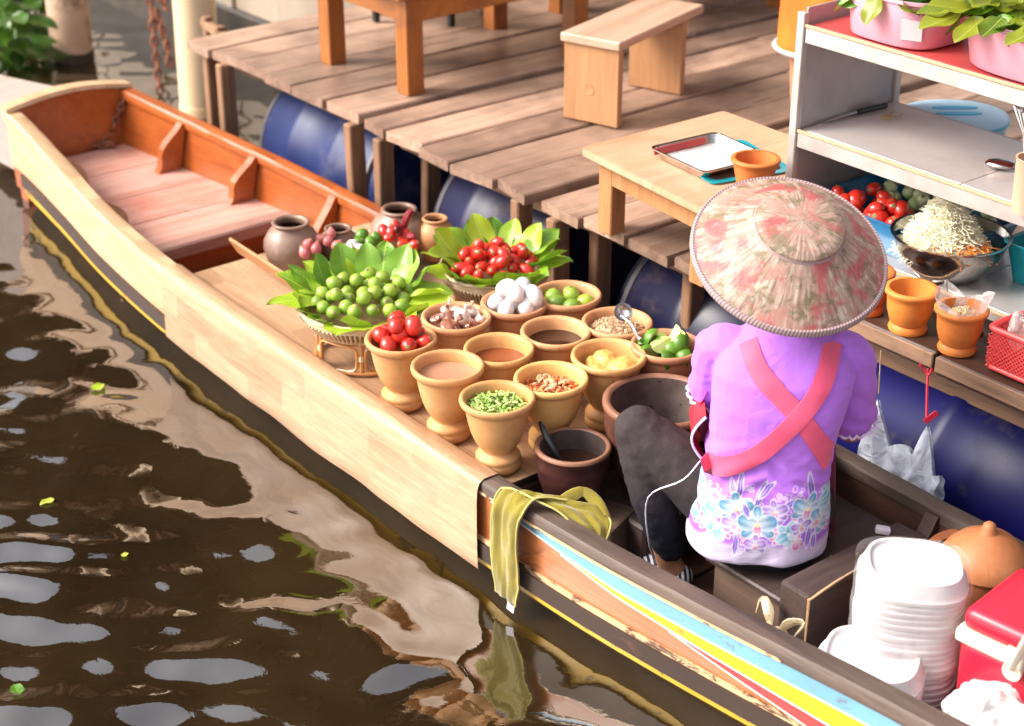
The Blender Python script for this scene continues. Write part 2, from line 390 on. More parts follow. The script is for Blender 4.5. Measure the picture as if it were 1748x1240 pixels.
def film(name, c, alpha=.55, rough=.25, bs=14):
    q = NT(name); g = q.noise(bs, 5, dist=1.2, rough=.6)
    q.color(q.ramp(g, [(.3, tuple(x*.85 for x in c)), (.7, c)])); q.set(rough=rough, spec=.6, alpha=q.math('ADD', alpha-.15, q.math('MULTIPLY', g, .3)))
    q.bump(g, .9, .012); return q.m
M['bag'] = film('thin white plastic bag', (.82, .80, .86), .86, .35)
M['bagblue'] = film('hanging pale plastic bag', (.66, .70, .82), .84, .35, 18)
M['bagclear'] = film('clear plastic bag', (.85, .83, .80), .42, .15, 25)
M['bagyellow'] = film('yellowish plastic bag', (.72, .58, .38), .8, .3, 20)
M['clearbox'] = film('clear plastic box', (.86, .82, .84), .5, .12, 3)

# ------------------------------------------------------------------ water
def wave(x, y):
    # interfering canal ripples (metres)
    n1 = noise.noise(Vector((x*2.3+3, y*2.3, .3)))
    n2 = noise.noise(Vector((x*4.9, y*4.9+7, 1.7)))
    n3 = noise.noise(Vector((x*10.5+1, y*10.5, 4.2)))
    calm = min(1, max(.25, (-.33-y)/.5+.25)) if y < .4 else .7
    s = math.sin((x*.45+y*.9)*9 + n1*3.0)
    h_ = -.78*x+.62*y; m_ = max(0, min(1, (-.62-y)/.45))*max(0, min(1, (.75-x)/.5))
    s2 = math.sin(h_*44 + n1*3.2 + n2*1.4)*(.75+.7*noise.noise(Vector((x*1.7, y*1.7, 8))))
    return (.0185*n1 + .0150*n2 + .0078*n3 + .0046*s)*calm + .0046*s2*m_
WZ = .042      # water level
def water_mesh():
    xs = []; x = -60.0
    def axis(lo, hi, a, b, fine, coarse):
        out = []; t = a
        while t < lo-1e-6: out.append(t); t += coarse if t < lo-coarse else max(lo-t, .05)
        t = lo
        while t < hi-1e-6: out.append(t); t += fine
        t = hi
        while t < b: out.append(t); t += coarse
        out.append(b); return out
    X = axis(-4.6, 1.8, -70, 70, .021, 6); Y = axis(-2.2, 1.2, -70, 70, .021, 6)
    nx = len(X); vs_ = []
    for yy in Y:
        for xx in X:
            inside = -4.7 < xx < 1.9 and -2.3 < yy < 1.3
            vs_.append((xx, yy, WZ+(wave(xx, yy) if inside else 0)))
    fs = [(j*nx+i, j*nx+i+1, (j+1)*nx+i+1, (j+1)*nx+i) for j in range(len(Y)-1) for i in range(nx-1)]
    m = MB(); m.v = vs_; m.f = fs; return m
q = NT('canal water')
g = q.noise(1.3, 4, off=False)
q.color(q.ramp(g, [(.35, (.013, .0075, .003)), (.7, (.026, .015, .005))])); q.set(rough=.015, ior=2.35, spec=.6)
b0_ = q.bump(q.noise(7, 2, off=False), .10, .02)
q.bump(q.noise(26, 4, (1, 1, 1), off=False, dist=.6), .07, .005, b0_)
M['water'] = q.m
water_mesh().build('water', M['water'], kind='structure', angle=180)

# ------------------------------------------------------------------ floating docks: every plank its own piece
def plank_mesh(w_, l, t, seed):
    r_ = random.Random(seed); m = MB(); n = 6
    # uneven long edges, chipped ends
    def row(z, inset):
        L = [(-w_/2+inset+r_.uniform(0, .003), -l/2+l*i/n) for i in range(n+1)]
        Rr = [(w_/2-inset-r_.uniform(0, .003), -l/2+l*i/n) for i in range(n+1)]
        return L, Rr
    rings = []
    c0 = r_.uniform(-.012, .012)
    for i in range(n+1):
        yy = -l/2+l*i/n
        a = -w_/2+r_.uniform(0, .003); b = w_/2-r_.uniform(0, .003); zc = r_.uniform(-.002, .002)
        y1 = yy+(c0 if i == 0 else 0); y2 = yy-(c0 if i == 0 else 0)
        rings.append([(a, y1, -t/2), (a, y1, t/2-.004+zc), (a+.005, y1, t/2+zc), (b-.005, y2, t/2+zc), (b, y2, t/2-.004+zc), (b, y2, -t/2)])
    m.loft(rings); return m
def dock(label, bounds, y0, z, yend, joints, post_x, seed, xr):
    root = thing('floating_dock', label, 'dock', ((xr[0]+xr[1])/2, y0, 0), 0, 'floating timber docks')
    ox, oy = root.location.x, y0; r_ = random.Random(seed)
    for i in range(len(bounds)-1):
        a, b = bounds[i], bounds[i+1]
        y0s = y0 if b < .33 else y0+.10
        cuts = [y0s+r_.uniform(-.012, .015)] + [j+r_.choice((0, .22, -.2, .4)) for j in joints] + [yend]
        for k in range(len(cuts)-1):
            c, d = cuts[k], cuts[k+1]
            gap = .005+r_.uniform(0, .006)
            m = plank_mesh(b-a-gap, d-c-.006, .03, seed*100+i*5+k)
            m.build('plank', M['deck'], root, ((a+b)/2-ox, (c+d)/2-oy, z-.015+r_.uniform(-.005, .003)), (r_.uniform(-.001, .001), r_.uniform(-.012, .012), r_.uniform(-.004, .004)), smooth=False)
    for yy in (y0+.16, y0+.8, y0+1.7, yend-.2):
        MB().box(((xr[0]+xr[1])/2-ox, yy-oy, z-.075), (xr[1]-xr[0]-.02, .05, .085), bev=.004).build('joist', M['deckx'], root, smooth=False)
    for px_, py_, h_ in post_x:
        MB().box((px_-ox, py_-oy, (z-.035-.12)/2), (.035, .055, z-.035+.12), (U(-.02, .02), U(-.03, .03), 0), bev=.004).build('post', M['postw'], root, smooth=False)
    return root
bA1 = [-2.25, -2.09, -1.93, -1.74, -1.58, -1.40, -1.215]
bA2 = [-1.19, -1.06, -.895, -.735, -.55, -.40]
bB = [-.385+.165*i for i in range(16)]
dock('weathered timber dock over the bright blue drum at the boat bow', bA1, .385, .522, 4.2, [1.55, 2.9], [(-2.02, .40, 0), (-1.25, .40, 0), (-2.2, .45, 0), (-2.12, .95, 0)], 3, (-2.25, -1.215))
dock('weathered timber dock with the small bench standing on it', bA2, .375, .518, 4.2, [1.9, 3.1], [(-1.10, .395, 0), (-.46, .40, 0), (-1.15, .6, 0)], 5, (-1.19, -.40))
dock('weathered timber dock under the low table and the metal shelf', bB, .402, .508, 4.4, [1.45, 2.7], [(-.31, .41, 0), (.05, .55, 0), (-.25, .5, 0), (.56, .6, 0)], 8, (-.385, 2.09))

# raised ledge in front of the shelf, two long boards
lg = thing('dock_ledge', 'thick brown edge board along the dock under the orange clay pots', 'ledge', (.9, .45, .5))
for i, (x0, x1) in enumerate(((.30, .915), (.922, 1.9))):
    MB().box(((x0+x1)/2-.9, .485-.45-.006*i, .035-.002*i), (x1-x0, .165, .045), bev=.004).build('board', M['boatdark'], lg, smooth=False)
    MB().box(((x0+x1)/2-.9, .399-.45-.006*i, .038), (x1-x0-.004, .006, .034), bev=.002).build('edge_board', M['deckx'], lg, smooth=False)

def drum(x0, x1, cy, cz, r, m, label):
    L = x1-x0; root = thing('plastic_drum', label, 'drum', ((x0+x1)/2, cy, cz), 0, 'blue drums floating under the docks')
    Mx = Matrix.Rotation(PI/2, 4, 'Y')
    prof = [(.001, -L/2+.012), (r*.80, -L/2+.012), (r*.82, -L/2), (r*.90, -L/2), (r*.93, -L/2+.012), (r*.93, -L/2+.03), (r, -L/2+.06)]
    for k in (-1, 1):
        z0 = k*L*.17; prof += [(r, z0-.03), (r*1.035, z0-.014), (r*1.035, z0+.014), (r, z0+.03)]
    prof += [(r, L/2-.06), (r*.93, L/2-.03), (r*.93, L/2-.012), (r*.90, L/2), (r*.82, L/2), (r*.80, L/2-.012), (.001, L/2-.012)]
    MB().lathe(prof, 48, M=Mx).build('barrel', m, root, angle=50)
    for e in (-1, 1):
        MB().lathe([(r*.94, e*(L/2-.04)-.012), (r*.985, e*(L/2-.04)-.008), (r*.985, e*(L/2-.04)+.008), (r*.94, e*(L/2-.04)+.012)], 48, M=Mx).build('clamp_ring', M['drumring'], root)
    return root
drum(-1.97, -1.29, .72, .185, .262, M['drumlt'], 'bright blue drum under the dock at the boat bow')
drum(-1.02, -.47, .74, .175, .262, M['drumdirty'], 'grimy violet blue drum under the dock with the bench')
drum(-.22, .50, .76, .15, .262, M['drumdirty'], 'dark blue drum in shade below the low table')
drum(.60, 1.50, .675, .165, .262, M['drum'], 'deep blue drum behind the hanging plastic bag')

# ------------------------------------------------------------------ canal bank behind the bow
M['plaster'] = mat('cream stained boards', (0.4284, 0.355, 0.2754), (0.355, 0.2693, 0.202), scale=3, stretch=(1, 1, .3), rough=.7, bump=.15, dirt=(.36, .25, .17), dlo=.55, dhi=.85, vary=.25)
M['moss'] = mat('wet black mossy base', (.05, .032, .018), (.015, .010, .007), scale=9, detail=7, rough=.5, bump=.5, dirt=(.09, .06, .02), dlo=.6, dhi=.75)
M['concrete'] = mat('flaking concrete post', (.62, .42, .29), (.40, .24, .16), scale=5, detail=7, rough=.8, bump=.4, dirt=(.14, .075, .05), dlo=.52, dhi=.68, dscale=5)
M['cream'] = mat('cream painted pole', (.78, .58, .36), (.66, .44, .25), scale=3, stretch=(1, 1, .4), rough=.5, bump=.1, dirt=(.40, .24, .13), dlo=.58, dhi=.8, dscale=6)
wl = thing('canal_wall', 'cream boarded canal wall with a black mossy foot at the waterline', 'wall', (-5, 1.2, 0))
x = -8.0; i = 0
while x < -2.35:
    w_ = .30+.06*((i*7) % 3)
    MB().box((x+w_/2+5, .03+.012*(i % 2), .62), (w_-.012, .04, .92), bev=.006).build('board', M['plaster'], wl, smooth=False)
    x += w_; i += 1
MB().box((-.175, .045, .08), (5.7, .10, .34), bev=.012).build('footing', M['moss'], wl, smooth=False)
MB().box((-.175, .075, 1.0), (5.7, .04, .3), bev=.006).build('rail', M['plaster'], wl, smooth=False)

def pole(label, x, y, r, h, m, base_m, lean=(0, 0), name='pole'):
    root = thing(name, label, 'post', (x, y, 0)); root.rotation_euler = (lean[0], lean[1], 0)
    prof = [(r*1.02, .03)] + [(r*(1-.012*k)+.002*math.sin(k*3), .03+(h-.03)*k/8) for k in range(9)] + [(.001, h)]
    MB().lathe(prof, 24, wob=.012).build('shaft', m, root)
    MB().lathe([(r*1.03, -.5), (r*1.05, 0), (r*1.04, .06), (r*1.015, .082), (r*.99, .084)], 24, wob=.02).build('wet_foot', base_m, root)
    return root
p = A(124, 100, WZ); pole('thick flaking concrete post rising from the water behind the bow', p.x, p.y, .088, 1.5, M['concrete'], M['moss'], (0, .03), 'concrete_post')
p = A(345, 192, WZ); pole('thick cream painted pole at the corner of the dock', p.x, p.y, .082, 1.7, M['cream'], M['cream'], (0, .02), 'mooring_pole')
# small frame bracket nailed between pole and dock
br = thing('pole_bracket', 'small brown timber bracket tying the cream pole to the dock', 'bracket', (-2.52, .62, .25))
MB().box((0, 0, .12), (.03, .03, .26), bev=.003).build('upright', M['postw'], br, smooth=False)
MB().box((.10, -.02, .22), (.28, .03, .03), (0, 0, -.2), bev=.003).build('crossbar', M['postw'], br, smooth=False)
MB().box((.06, .0, .02), (.24, .03, .03), (0, 0, -.2), bev=.003).build('crossbar', M['boatdark'], br, smooth=False)
MB().box((.14, -.03, .10), (.03, .035, .30), bev=.003).build('upright', M['postw'], br, smooth=False)
# rusty chain hanging from above
def chain(path, root, link=.03, r=.0035):
    tot = sum((path[i+1]-path[i]).length for i in range(len(path)-1)); n = max(2, int(tot/(link*.72)))
    def at(s_):
        for i in range(len(path)-1):
            l = (path[i+1]-path[i]).length
            if s_ <= l: return path[i].lerp(path[i+1], s_/max(l, 1e-6)), (path[i+1]-path[i]).normalized()
            s_ -= l
        return path[-1], (path[-1]-path[-2]).normalized()
    me = MB().tube([(math.cos(a)*link*.28, 0, math.sin(a)*link*.5) for a in [2*PI*k/12 for k in range(12)]], r, 6, closed=True).mesh('link')
    me.materials.append(M['rust'])
    for k in range(n):
        c, t = at(tot*(k+.5)/n)
        qn = t.to_track_quat('Z', 'Y').to_euler(); e = (t.to_track_quat('Z', 'Y') @ Euler((0, 0, PI/2*(k % 2)+.3)).to_quaternion()).to_euler()
        inst(me, c - root.location, e, root, name='link')
p = A(272, 168, .02); cpos = Vector((p.x, p.y, .02))
ch = thing('hanging_chain', 'rusty iron chain hanging in a loop beside the cream pole', 'chain', tuple(cpos))
V = lambda *a: Vector(a)
chain([cpos+V(-.0, 0, 1.1), cpos+V(0, .0, .35), cpos+V(.01, 0, .02)], ch, .045, .0055)
chain([cpos+V(0, 0, 1.0), cpos+V(.02, .012, .46), cpos+V(.06, .03, .38), cpos+V(.09, .05, .48), cpos+V(.10, .055, 1.0)], ch, .04, .005)
chain([cpos+V(.02, .012, .36), cpos+V(.05, .03, .22), cpos+V(.055, .03, .14)], ch, .04, .006)

# ------------------------------------------------------------------ leaves shared meshes
def leaf_mat(name, c1, c2, vein, tr=.25):
    q = NT(name); sep = q.n('ShaderNodeSeparateXYZ'); q.L(q.obj(), sep.inputs[0])
    ax = q.math('ABSOLUTE', sep.outputs[0])
    v = q.math('SINE', q.math('MULTIPLY', q.math('SUBTRACT', sep.outputs[1], q.math('MULTIPLY', ax, .8)), 480.))
    n_ = q.noise(25, 3); oi = q.n('ShaderNodeObjectInfo')
    t = q.math('ADD', q.math('MULTIPLY', n_, .5), q.math('MULTIPLY', oi.outputs['Random'], .6))
    c = q.ramp(t, [(.2, c1), (.75, c2)])
    c = q.mix(q.math('MULTIPLY', q.math('GREATER_THAN', v, .86), .35), c, vein)
    c = q.mix(q.math('LESS_THAN', ax, .0014), c, vein)
    q.color(c); q.set(rough=.33, spec=.5)
    q.b.inputs['Transmission Weight'].default_value = 0
    q.bump(v, .12, .0006)
    tl = q.n('ShaderNodeBsdfTranslucent'); q.L(c, tl.inputs[0])
    ms = q.n('ShaderNodeMixShader'); ms.inputs[0].default_value = tr
    out = q.t.nodes['Material Output']; q.L(q.b.outputs[0], ms.inputs[1]); q.L(tl.outputs[0], ms.inputs[2]); q.L(ms.outputs[0], out.inputs[0])
    return q.m
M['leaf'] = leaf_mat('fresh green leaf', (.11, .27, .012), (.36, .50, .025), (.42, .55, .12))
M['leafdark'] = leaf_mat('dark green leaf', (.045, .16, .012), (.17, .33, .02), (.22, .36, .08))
M['basil'] = leaf_mat('yellow green herb leaf', (.06, .13, .010), (.24, .27, .015), (.35, .38, .08), .3)
M['fallen'] = leaf_mat('yellow fallen leaf', (.36, .40, .03), (.42, .46, .05), (.5, .5, .2), .1)
def leaf_mesh(L, W, curl, fold, twist=0, tip=1.6, n=12, m=6, seed=0):
    r_ = random.Random(seed); ph = r_.uniform(0, 6)
    def fn(u, v):
        t = v; wv = math.sin(PI*min(1, t**.78))**.62*(1-t**8*.25) if 0 < t < 1 else 0
        wv = max(wv, .02); s_ = (u-.5)*2
        x_ = s_*W/2*wv; y_ = t*L
        z_ = curl*L*(t*t) + fold*abs(x_) + .006*math.sin(t*9+ph)*s_*s_ + twist*x_*t
        return (x_, y_, z_)
    mb = MB(); mb.grid(fn, m, n)
    return mb.mesh('leaf', True, 180)
LEAF = [leaf_mesh(.13, .088, c, f, t, seed=i) for i, (c, f, t) in enumerate([(-.22, .12, 0), (.12, .22, .3), (-.38, .10, -.3), (.0, .28, .15)])]
def leafdup(i, m):
    me = LEAF[i % 4].copy(); me.materials.clear(); me.materials.append(M[m]); return me
M['leafshade'] = leaf_mat('shade darkened water plant leaf', (.012, .05, .006), (.05, .12, .008), (.09, .16, .03))  # shade over the water plants is put into this darker green
LEAFM = {(i, m): leafdup(i, m) for i in range(4) for m in ('leaf', 'leafdark', 'basil', 'fallen', 'leafshade')}

# floating water plants by the concrete post
def hyacinth(c, n, s_, label, seed):
    r_ = random.Random(seed); root = thing('water_plant', label, 'plant', c, 0, 'water plants beside the post')
    for k in range(n):
        a = r_.uniform(0, 2*PI); rr = r_.uniform(.02, .16)*s_; h = r_.uniform(.05, .26)*s_
        b = V(math.cos(a)*rr, math.sin(a)*rr, h)
        MB().tube([(0, 0, -.02), (b.x*.5, b.y*.5, h*.7), b], [.006, .005, .003], 5).build('stem', M['leafdark'], root)
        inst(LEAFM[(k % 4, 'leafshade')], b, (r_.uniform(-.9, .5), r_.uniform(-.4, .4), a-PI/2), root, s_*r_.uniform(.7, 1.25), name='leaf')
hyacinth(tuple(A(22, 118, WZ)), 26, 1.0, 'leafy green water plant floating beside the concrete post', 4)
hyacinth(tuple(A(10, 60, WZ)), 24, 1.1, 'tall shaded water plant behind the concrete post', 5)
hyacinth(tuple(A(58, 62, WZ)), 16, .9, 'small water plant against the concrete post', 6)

# fallen leaves on the water
for (px_, py_, s_, m_, lab) in [(97, 886, .28, 'fallen', 'small yellow leaf floating alone on the open water'), (160, 690, .36, 'leaf', 'green leaf floating on the ripples away from the boat'), (296, 586, .42, 'leaf', 'green leaf floating against the boat waterline'), (40, 1226, .3, 'leafdark', 'dark green leaf floating on open water'), (210, 975, .16, 'fallen', 'tiny yellow leaf fragment floating on water')]:
    p = A(px_, py_, 0); p.z = WZ+wave(p.x, p.y)+.004
    inst(LEAFM[(3, m_)], p, (.0, .1, U(0, 6)), None, s_, lab, 'leaf', name='fallen_leaf')

# ------------------------------------------------------------------ the boat
def curve1(pts):
    def f(x):
        if x <= pts[0][0]: return pts[0][1]
        for i in range(len(pts)-1):
            if x <= pts[i+1][0]:
                t = (x-pts[i][0])/(pts[i+1][0]-pts[i][0])
                a = pts[max(i-1, 0)][1]; b = pts[i][1]; c = pts[i+1][1]; d = pts[min(i+2, len(pts)-1)][1]
                return .5*((2*b)+(c-a)*t+(2*a-5*b+4*c-d)*t*t+(3*b-a-3*c+d)*t**3)
        return pts[-1][1]
    return f
yN = curve1([(-2.42, -.215), (-2.0, -.262), (-1.5, -.335), (-1.0, -.377), (-.5, -.387), (0, -.39), (.4, -.39), (.7, -.38), (1.0, -.352), (1.3, -.315), (1.6, -.28), (2.2, -.2)])
yF = curve1([(-2.42, .215), (-2.0, .262), (-1.5, .31), (-1.0, .327), (-.5, .33), (0, .33), (.5, .315), (1.0, .30), (1.6, .28), (2.2, .22)])
zG = curve1([(-2.42, .355), (-2.0, .332), (-1.5, .312), (-1.0, .302), (0, .30), (1, .30), (2.2, .31)])
XS = [-2.40+.1*i for i in range(46)]
boat = thing('wooden_boat', 'long low wooden paddle boat loaded with food, painted stripes along its side', 'boat', (0, 0, 0))
def side(x, z, near=True, off=0):
    """outer side surface of the hull at height z"""
    g = zG(x); t = (g-z)/g
    inn = .006*t if z > .09 else .006*t + (.09-z)*.75
    return (yN(x)+inn-off) if near else (yF(x)-inn+off)
rings = []
for x in XS:
    g = zG(x)-.03; fz = .05
    rings.append([(x, side(x, g), g), (x, side(x, .09), .09), (x, side(x, -.09), -.09), (x, side(x, -.09, False), -.09), (x, side(x, .09, False), .09), (x, side(x, g, False), g),
                  (x, yF(x)-.026, g), (x, yF(x)-.075, fz), (x, yN(x)+.075, fz), (x, yN(x)+.026, g)])
MB().loft(rings).build('hull', [M['boatin']], boat, angle=30)
# coloured skins on the outside of the near and far sides, built as thin strips
def strip(name, m, x0, x1, ztop, zbot, near=True, off=.003, n=44, parent=None):
    mb = MB(); rr = []
    for i in range(n+1):
        x = x0+(x1-x0)*i/n; zt, zb = ztop(x), zbot(x)
        s_ = -1 if near else 1
        rr.append([(x, side(x, zt, near)+s_*.0005, zt), (x, side(x, zt, near, off), zt), (x, side(x, zb, near, off), zb), (x, side(x, zb, near)+s_*.0005, zb)])
    return mb.loft(rr).build(name, m, parent or boat, angle=40)
gl = lambda x: zG(x)-.031
wblue = lambda x: max(0.0, min(.034, (x-.40)*.085)) if x < .80 else .034+(x-.8)*.004
wyel = lambda x: max(0.0, min(.6, (x-.62)*.062))
wred = lambda x: max(0.0, (x-.93)*.085)
W2 = .0035
b0 = lambda x: gl(x)-.002
b1 = lambda x: b0(x)-wblue(x)
y0_ = lambda x: b1(x)-W2; y1_ = lambda x: y0_(x)-wyel(x)
r0_ = lambda x: y1_(x)-W2; r1_ = lambda x: r0_(x)-wred(x)
strip('side_panel', M['hull'], .30, 2.1, gl, lambda x: .158, off=.002)
strip('blue_stripe', M['pblue'], .405, 2.1, b0, b1, off=.0045)
strip('white_line', M['pwhite'], .42, 2.1, b1, y0_, off=.0055)
strip('yellow_stripe', M['pyellow'], .625, 2.1, y0_, y1_, off=.0045)
strip('white_line', M['pwhite'], .64, 2.1, y1_, r0_, off=.0055)
strip('red_stripe', M['pred'], .935, 2.1, r0_, r1_, off=.0045)
strip('white_line', M['pwhite'], .935, 2.1, r1_, lambda x: r1_(x)-.003, off=.0055)
strip('cream_line', M['pcream'], .30, 2.1, lambda x: .158, lambda x: .147, off=.008)
strip('rub_rail', M['prail'], -2.3, 2.1, lambda x: .147+max(0, -x-.9)*.012, lambda x: .106+max(0, -x-.9)*.012, off=.014)
strip('waterline_stripe', M['pyell2'], -2.3, 2.1, lambda x: .1055+max(0, -x-.9)*.012, lambda x: .084, off=.007)
strip('lower_hull', M['lowhull'], -2.3, 2.1, lambda x: .0835, lambda x: -.06, off=.003)
strip('side_panel', M['palerail'], -2.40, -.98, gl, lambda x: .148-min(0, x+.9)*.012, off=.004)
# gunwale rails
def rail(name, m, x0, x1, near, wout, win, th, n=40):
    mb = MB(); rr = []
    for i in range(n+1):
        x = x0+(x1-x0)*i/n; g = zG(x)
        y_ = yN(x) if near else yF(x); s_ = -1 if near else 1
        j = .002*noise.noise(Vector((x*9, y_*3, 0)))
        a = y_+s_*wout+j; b = y_-s_*win-j; e = .006
        rr.append([(x, a, g-th), (x, a, g-e+j), (x, a-s_*e, g+j), (x, b+s_*e, g+j), (x, b, g-e), (x, b, g-th)])
    return mb.loft(rr).build(name, m, boat, angle=45)
rail('gunwale', M['palerail'], -2.40, -1.0, True, .012, .042, .03)
rail('gunwale', M['gunwale'], -.999, 2.1, True, .008, .045, .03)
rail('gunwale', M['boatin'], -2.40, -.7, False, .012, .036, .03)
rail('gunwale', M['gunwale'], -.699, 2.1, False, .010, .036, .03)
strip('edge_line', M['pcream'], .31, 1.2, lambda x: zG(x)-.024, lambda x: zG(x)-.030, off=.010)
# bow board with a raised curved top
mb = MB(); rr = []
for i in range(17):
    t = i/16; y_ = yN(-2.38)+.02+(yF(-2.38)-yN(-2.38)-.04)*t; zt = .352+.028*math.sin(PI*t)
    rr.append([(-2.405, y_, .02), (-2.415, y_, zt), (-2.37, y_, zt), (-2.355, y_, .02)])
mb.loft(rr).build('bow_board', M['boatin'], boat)
mb = MB(); rr = []
for i in range(17):
    t = i/16; y_ = yN(-2.38)-.01+(yF(-2.38)-yN(-2.38)+.02)*t; zt = .352+.028*math.sin(PI*t)
    rr.append([(-2.425, y_, zt+.001), (-2.422, y_, zt+.014), (-2.368, y_, zt+.014), (-2.362, y_, zt+.001)])
mb.loft(rr).build('bow_cap', M['palerail'], boat)
pts = [V(-2.40, -.215, .35), V(-2.40, .12, .35), V(-2.50, .035, .355), V(-2.75, -.07, .36), V(-3.05, -.15, .37), V(-3.05, -.235, .37), V(-2.72, -.24, .36)]
mb = MB(); mb.loft([[V(p.x+.05*(p.x < -2.5), p.y*.6-.03, .10) for p in pts], [V(p.x, p.y, p.z) for p in pts]]); me_o = mb.build('bow_deck', M['gunwale'], boat, smooth=False); fix_normals(me_o.data)
me_o.data.materials.clear(); M['bowdeck'] = wood('pale grey bow deck', (.56, .46, .41), (.36, .27, .23), 'y', scale=4, rough=.5, bump=.2); me_o.data.materials.append(M['bowdeck'])
# floor boards of the bow, across the boat, and their front lip
xe = [-2.35, -2.12, -1.88, -1.66, -1.475]
for i in range(4):
    a, b = xe[i], xe[i+1]
    pl = [[V(x, yN(x)+.045, z), V(x, yF(x)-.045, z)] for x, z in ((a, .165), (b, .165))]
    mb = MB(); c = .003
    mb.loft([[V(a+c, yN(a)+.05, .14), V(b-c, yN(b)+.05, .14), V(b-c, yF(b)-.05, .14), V(a+c, yF(a)-.05, .14)], [V(a+c, yN(a)+.045, .168), V(b-c, yN(b)+.045, .168), V(b-c, yF(b)-.045, .168), V(a+c, yF(a)-.045, .168)]])
    mb.build('floor_board', M['bowfloor'], boat, smooth=False)
MB().box((-1.445, -.02, .150), (.055, .60, .045), (0, 0, -.0), bev=.006).build('front_lip', M['lip'], boat, smooth=False)
MB().box((-1.465, -.02, .085), (.02, .58, .085), bev=.003).build('riser', M['boatin'], boat, smooth=False)
# floor of the well
MB().box((-1.2, -.02, .057), (.50, .56, .012), bev=.002).build('floor_board', M['boatin'], boat, smooth=False)
for i, x in enumerate((.55, .82, 1.09, 1.36, 1.63)):
    MB().box((x, -.02, .058), (.262, .50, .012), bev=.002).build('floor_board', M['boatdark'], boat, smooth=False)
# inner lining of the working end is dark and old
for near in (True, False):
    mb = MB(); rr = []
    for i in range(21):
        x = .30+1.75*i/20; y_ = (yN(x)+.028) if near else (yF(x)-.028); s_ = 1 if near else -1
        rr.append([(x, y_+s_*.001, .268), (x, y_+s_*.049, .052), (x, y_+s_*.052, .052), (x, y_+s_*.005, .268)])
    mb.loft(rr).build('inner_lining', M['boatdark'] if near else M['boatdark'], boat)
# ribs
def rib(x, near, m, h0=.06, top=None, w0=.10):
    s_ = 1 if near else -1; y_ = (yN(x)+.03) if near else (yF(x)-.03); g = (top or zG(x)-.012)
    prof = []
    for k in range(9):
        t = k/8; prof.append((y_+s_*(w0*(1-t)**1.0*(1-.15*math.sin(PI*t)) + .012+.035*(math.sin(PI*t)**2)), h0+(g-h0)*t))
    lo = [(y_-s_*.001+s_*.05*(1-min(1, (g-.0)/.3)), g), (y_+s_*.045, h0)]
    ring = [(y_, g)] + prof[::-1] + [(y_+s_*.03, h0)]
    mb = MB(); mb.loft([[(x-.016, a, b) for a, b in ring], [(x+.016, a, b) for a, b in ring]])
    o = mb.build('rib', m, boat, smooth=False); fix_normals(o.data); return o
for x in (-2.02, -1.63): rib(x, False, M['boatin'], .168)
for x in (-2.02, -1.63): rib(x, True, M['palerail'], .168)
rib(-1.21, False, M['boatin']); rib(-1.21, True, M['boatin']); rib(-.86, False, M['boatdark'])
for x in (1.06, 1.55): rib(x, False, M['boatdark'])
rib(1.35, True, M['boatdark'])
# boarded platform carrying the pots, and a lower shelf at its end
MB().box((-.30, -.02, .248), (1.34, .60, .03), bev=.004).build('platform', M['seatside'], boat, smooth=False)
MB().box((.455, -.03, .178), (.15, .56, .024), bev=.004).build('shelf_plank', M['seatw'], boat, smooth=False)
MB().box((.38, -.03, .15), (.02, .54, .18), bev=.003).build('platform_end', M['boatdark'], boat, smooth=False)
# bow chain
bc = thing('bow_chain', 'rusty chain lying on the bow floor of the boat', 'chain', (-2.1, .0, .17))
P0 = V(-2.35, .19, .33); P1 = A(165, 248, .175)
chain([P0, P0.lerp(P1, .5)+V(0, 0, -.035), P1], bc, .034, .0045)
lp = [V(P1.x+.035*math.cos(a)*(1+.3*math.sin(2.1*a)), P1.y+.035*math.sin(a*1.1), .178+.004*(k % 3)) for k, a in enumerate([j*.7 for j in range(22)])]
chain(lp, bc, .034, .0045)

# ------------------------------------------------------------------ vinyl sheet over the platform and the near side
def vin(u, v):
    x = -1.02+(.392+1.02)*u
    # v: 0 far edge of the platform ... 1 bottom of the flap outside
    wob = .003*noise.noise(Vector((x*5, v*3, 2)))
    g = zG(x)+.004; yn = yN(x)
    stops = [(0, V(x, yF(x)-.045, .268)), (.55, V(x, yn+.075, .2655)), (.60, V(x, yn+.052, .270)), (.635, V(x, yn+.046, g-.006)), (.65, V(x, yn+.036, g)), (.68, V(x, yn+.0, g+.001)), (.70, V(x, yn-.012, g-.006)), (.72, V(x, yn-.0185, g-.022)),
             (1, V(x, side(x, .10, True, .0185)-.004+wob*2, .088-.03*min(0, x)*.6+.006*noise.noise(Vector((x*6, 0, 5)))))]
    for i in range(len(stops)-1):
        if v <= stops[i+1][0]+1e-9:
            t = (v-stops[i][0])/(stops[i+1][0]-stops[i][0]); p = stops[i][1].lerp(stops[i+1][1], t)
            if 0 < v < .55: p.z += .0015*noise.noise(Vector((x*6, p.y*6, 0)))
            if v > .72: p.y -= .007*max(0, noise.noise(Vector((x*2.6, v*2, 3))))+.002*noise.noise(Vector((x*9, v*6, 7)))
            return p
    return stops[-1][1]
mb = MB(); vs_v = [0, .1, .2, .3, .4, .5, .55, .575, .6, .618, .635, .642, .65, .665, .68, .69, .70, .71, .72, .76, .80, .84, .88, .92, .96, 1]
nu = 90; base = [[vin(i/nu, v) for i in range(nu+1)] for v in vs_v]
n1 = nu+1
for r_ in base: mb.v += [tuple(p) for p in r_]
nb = len(mb.v)
for r_ in base: mb.v += [tuple(p+V(0, .0012, -.0018)) for p in r_]
for j in range(len(vs_v)-1):
    for i in range(nu):
        a = j*n1+i; mb.f.append((a, a+1, a+n1+1, a+n1)); mb.f.append((nb+a, nb+a+n1, nb+a+n1+1, nb+a+1))
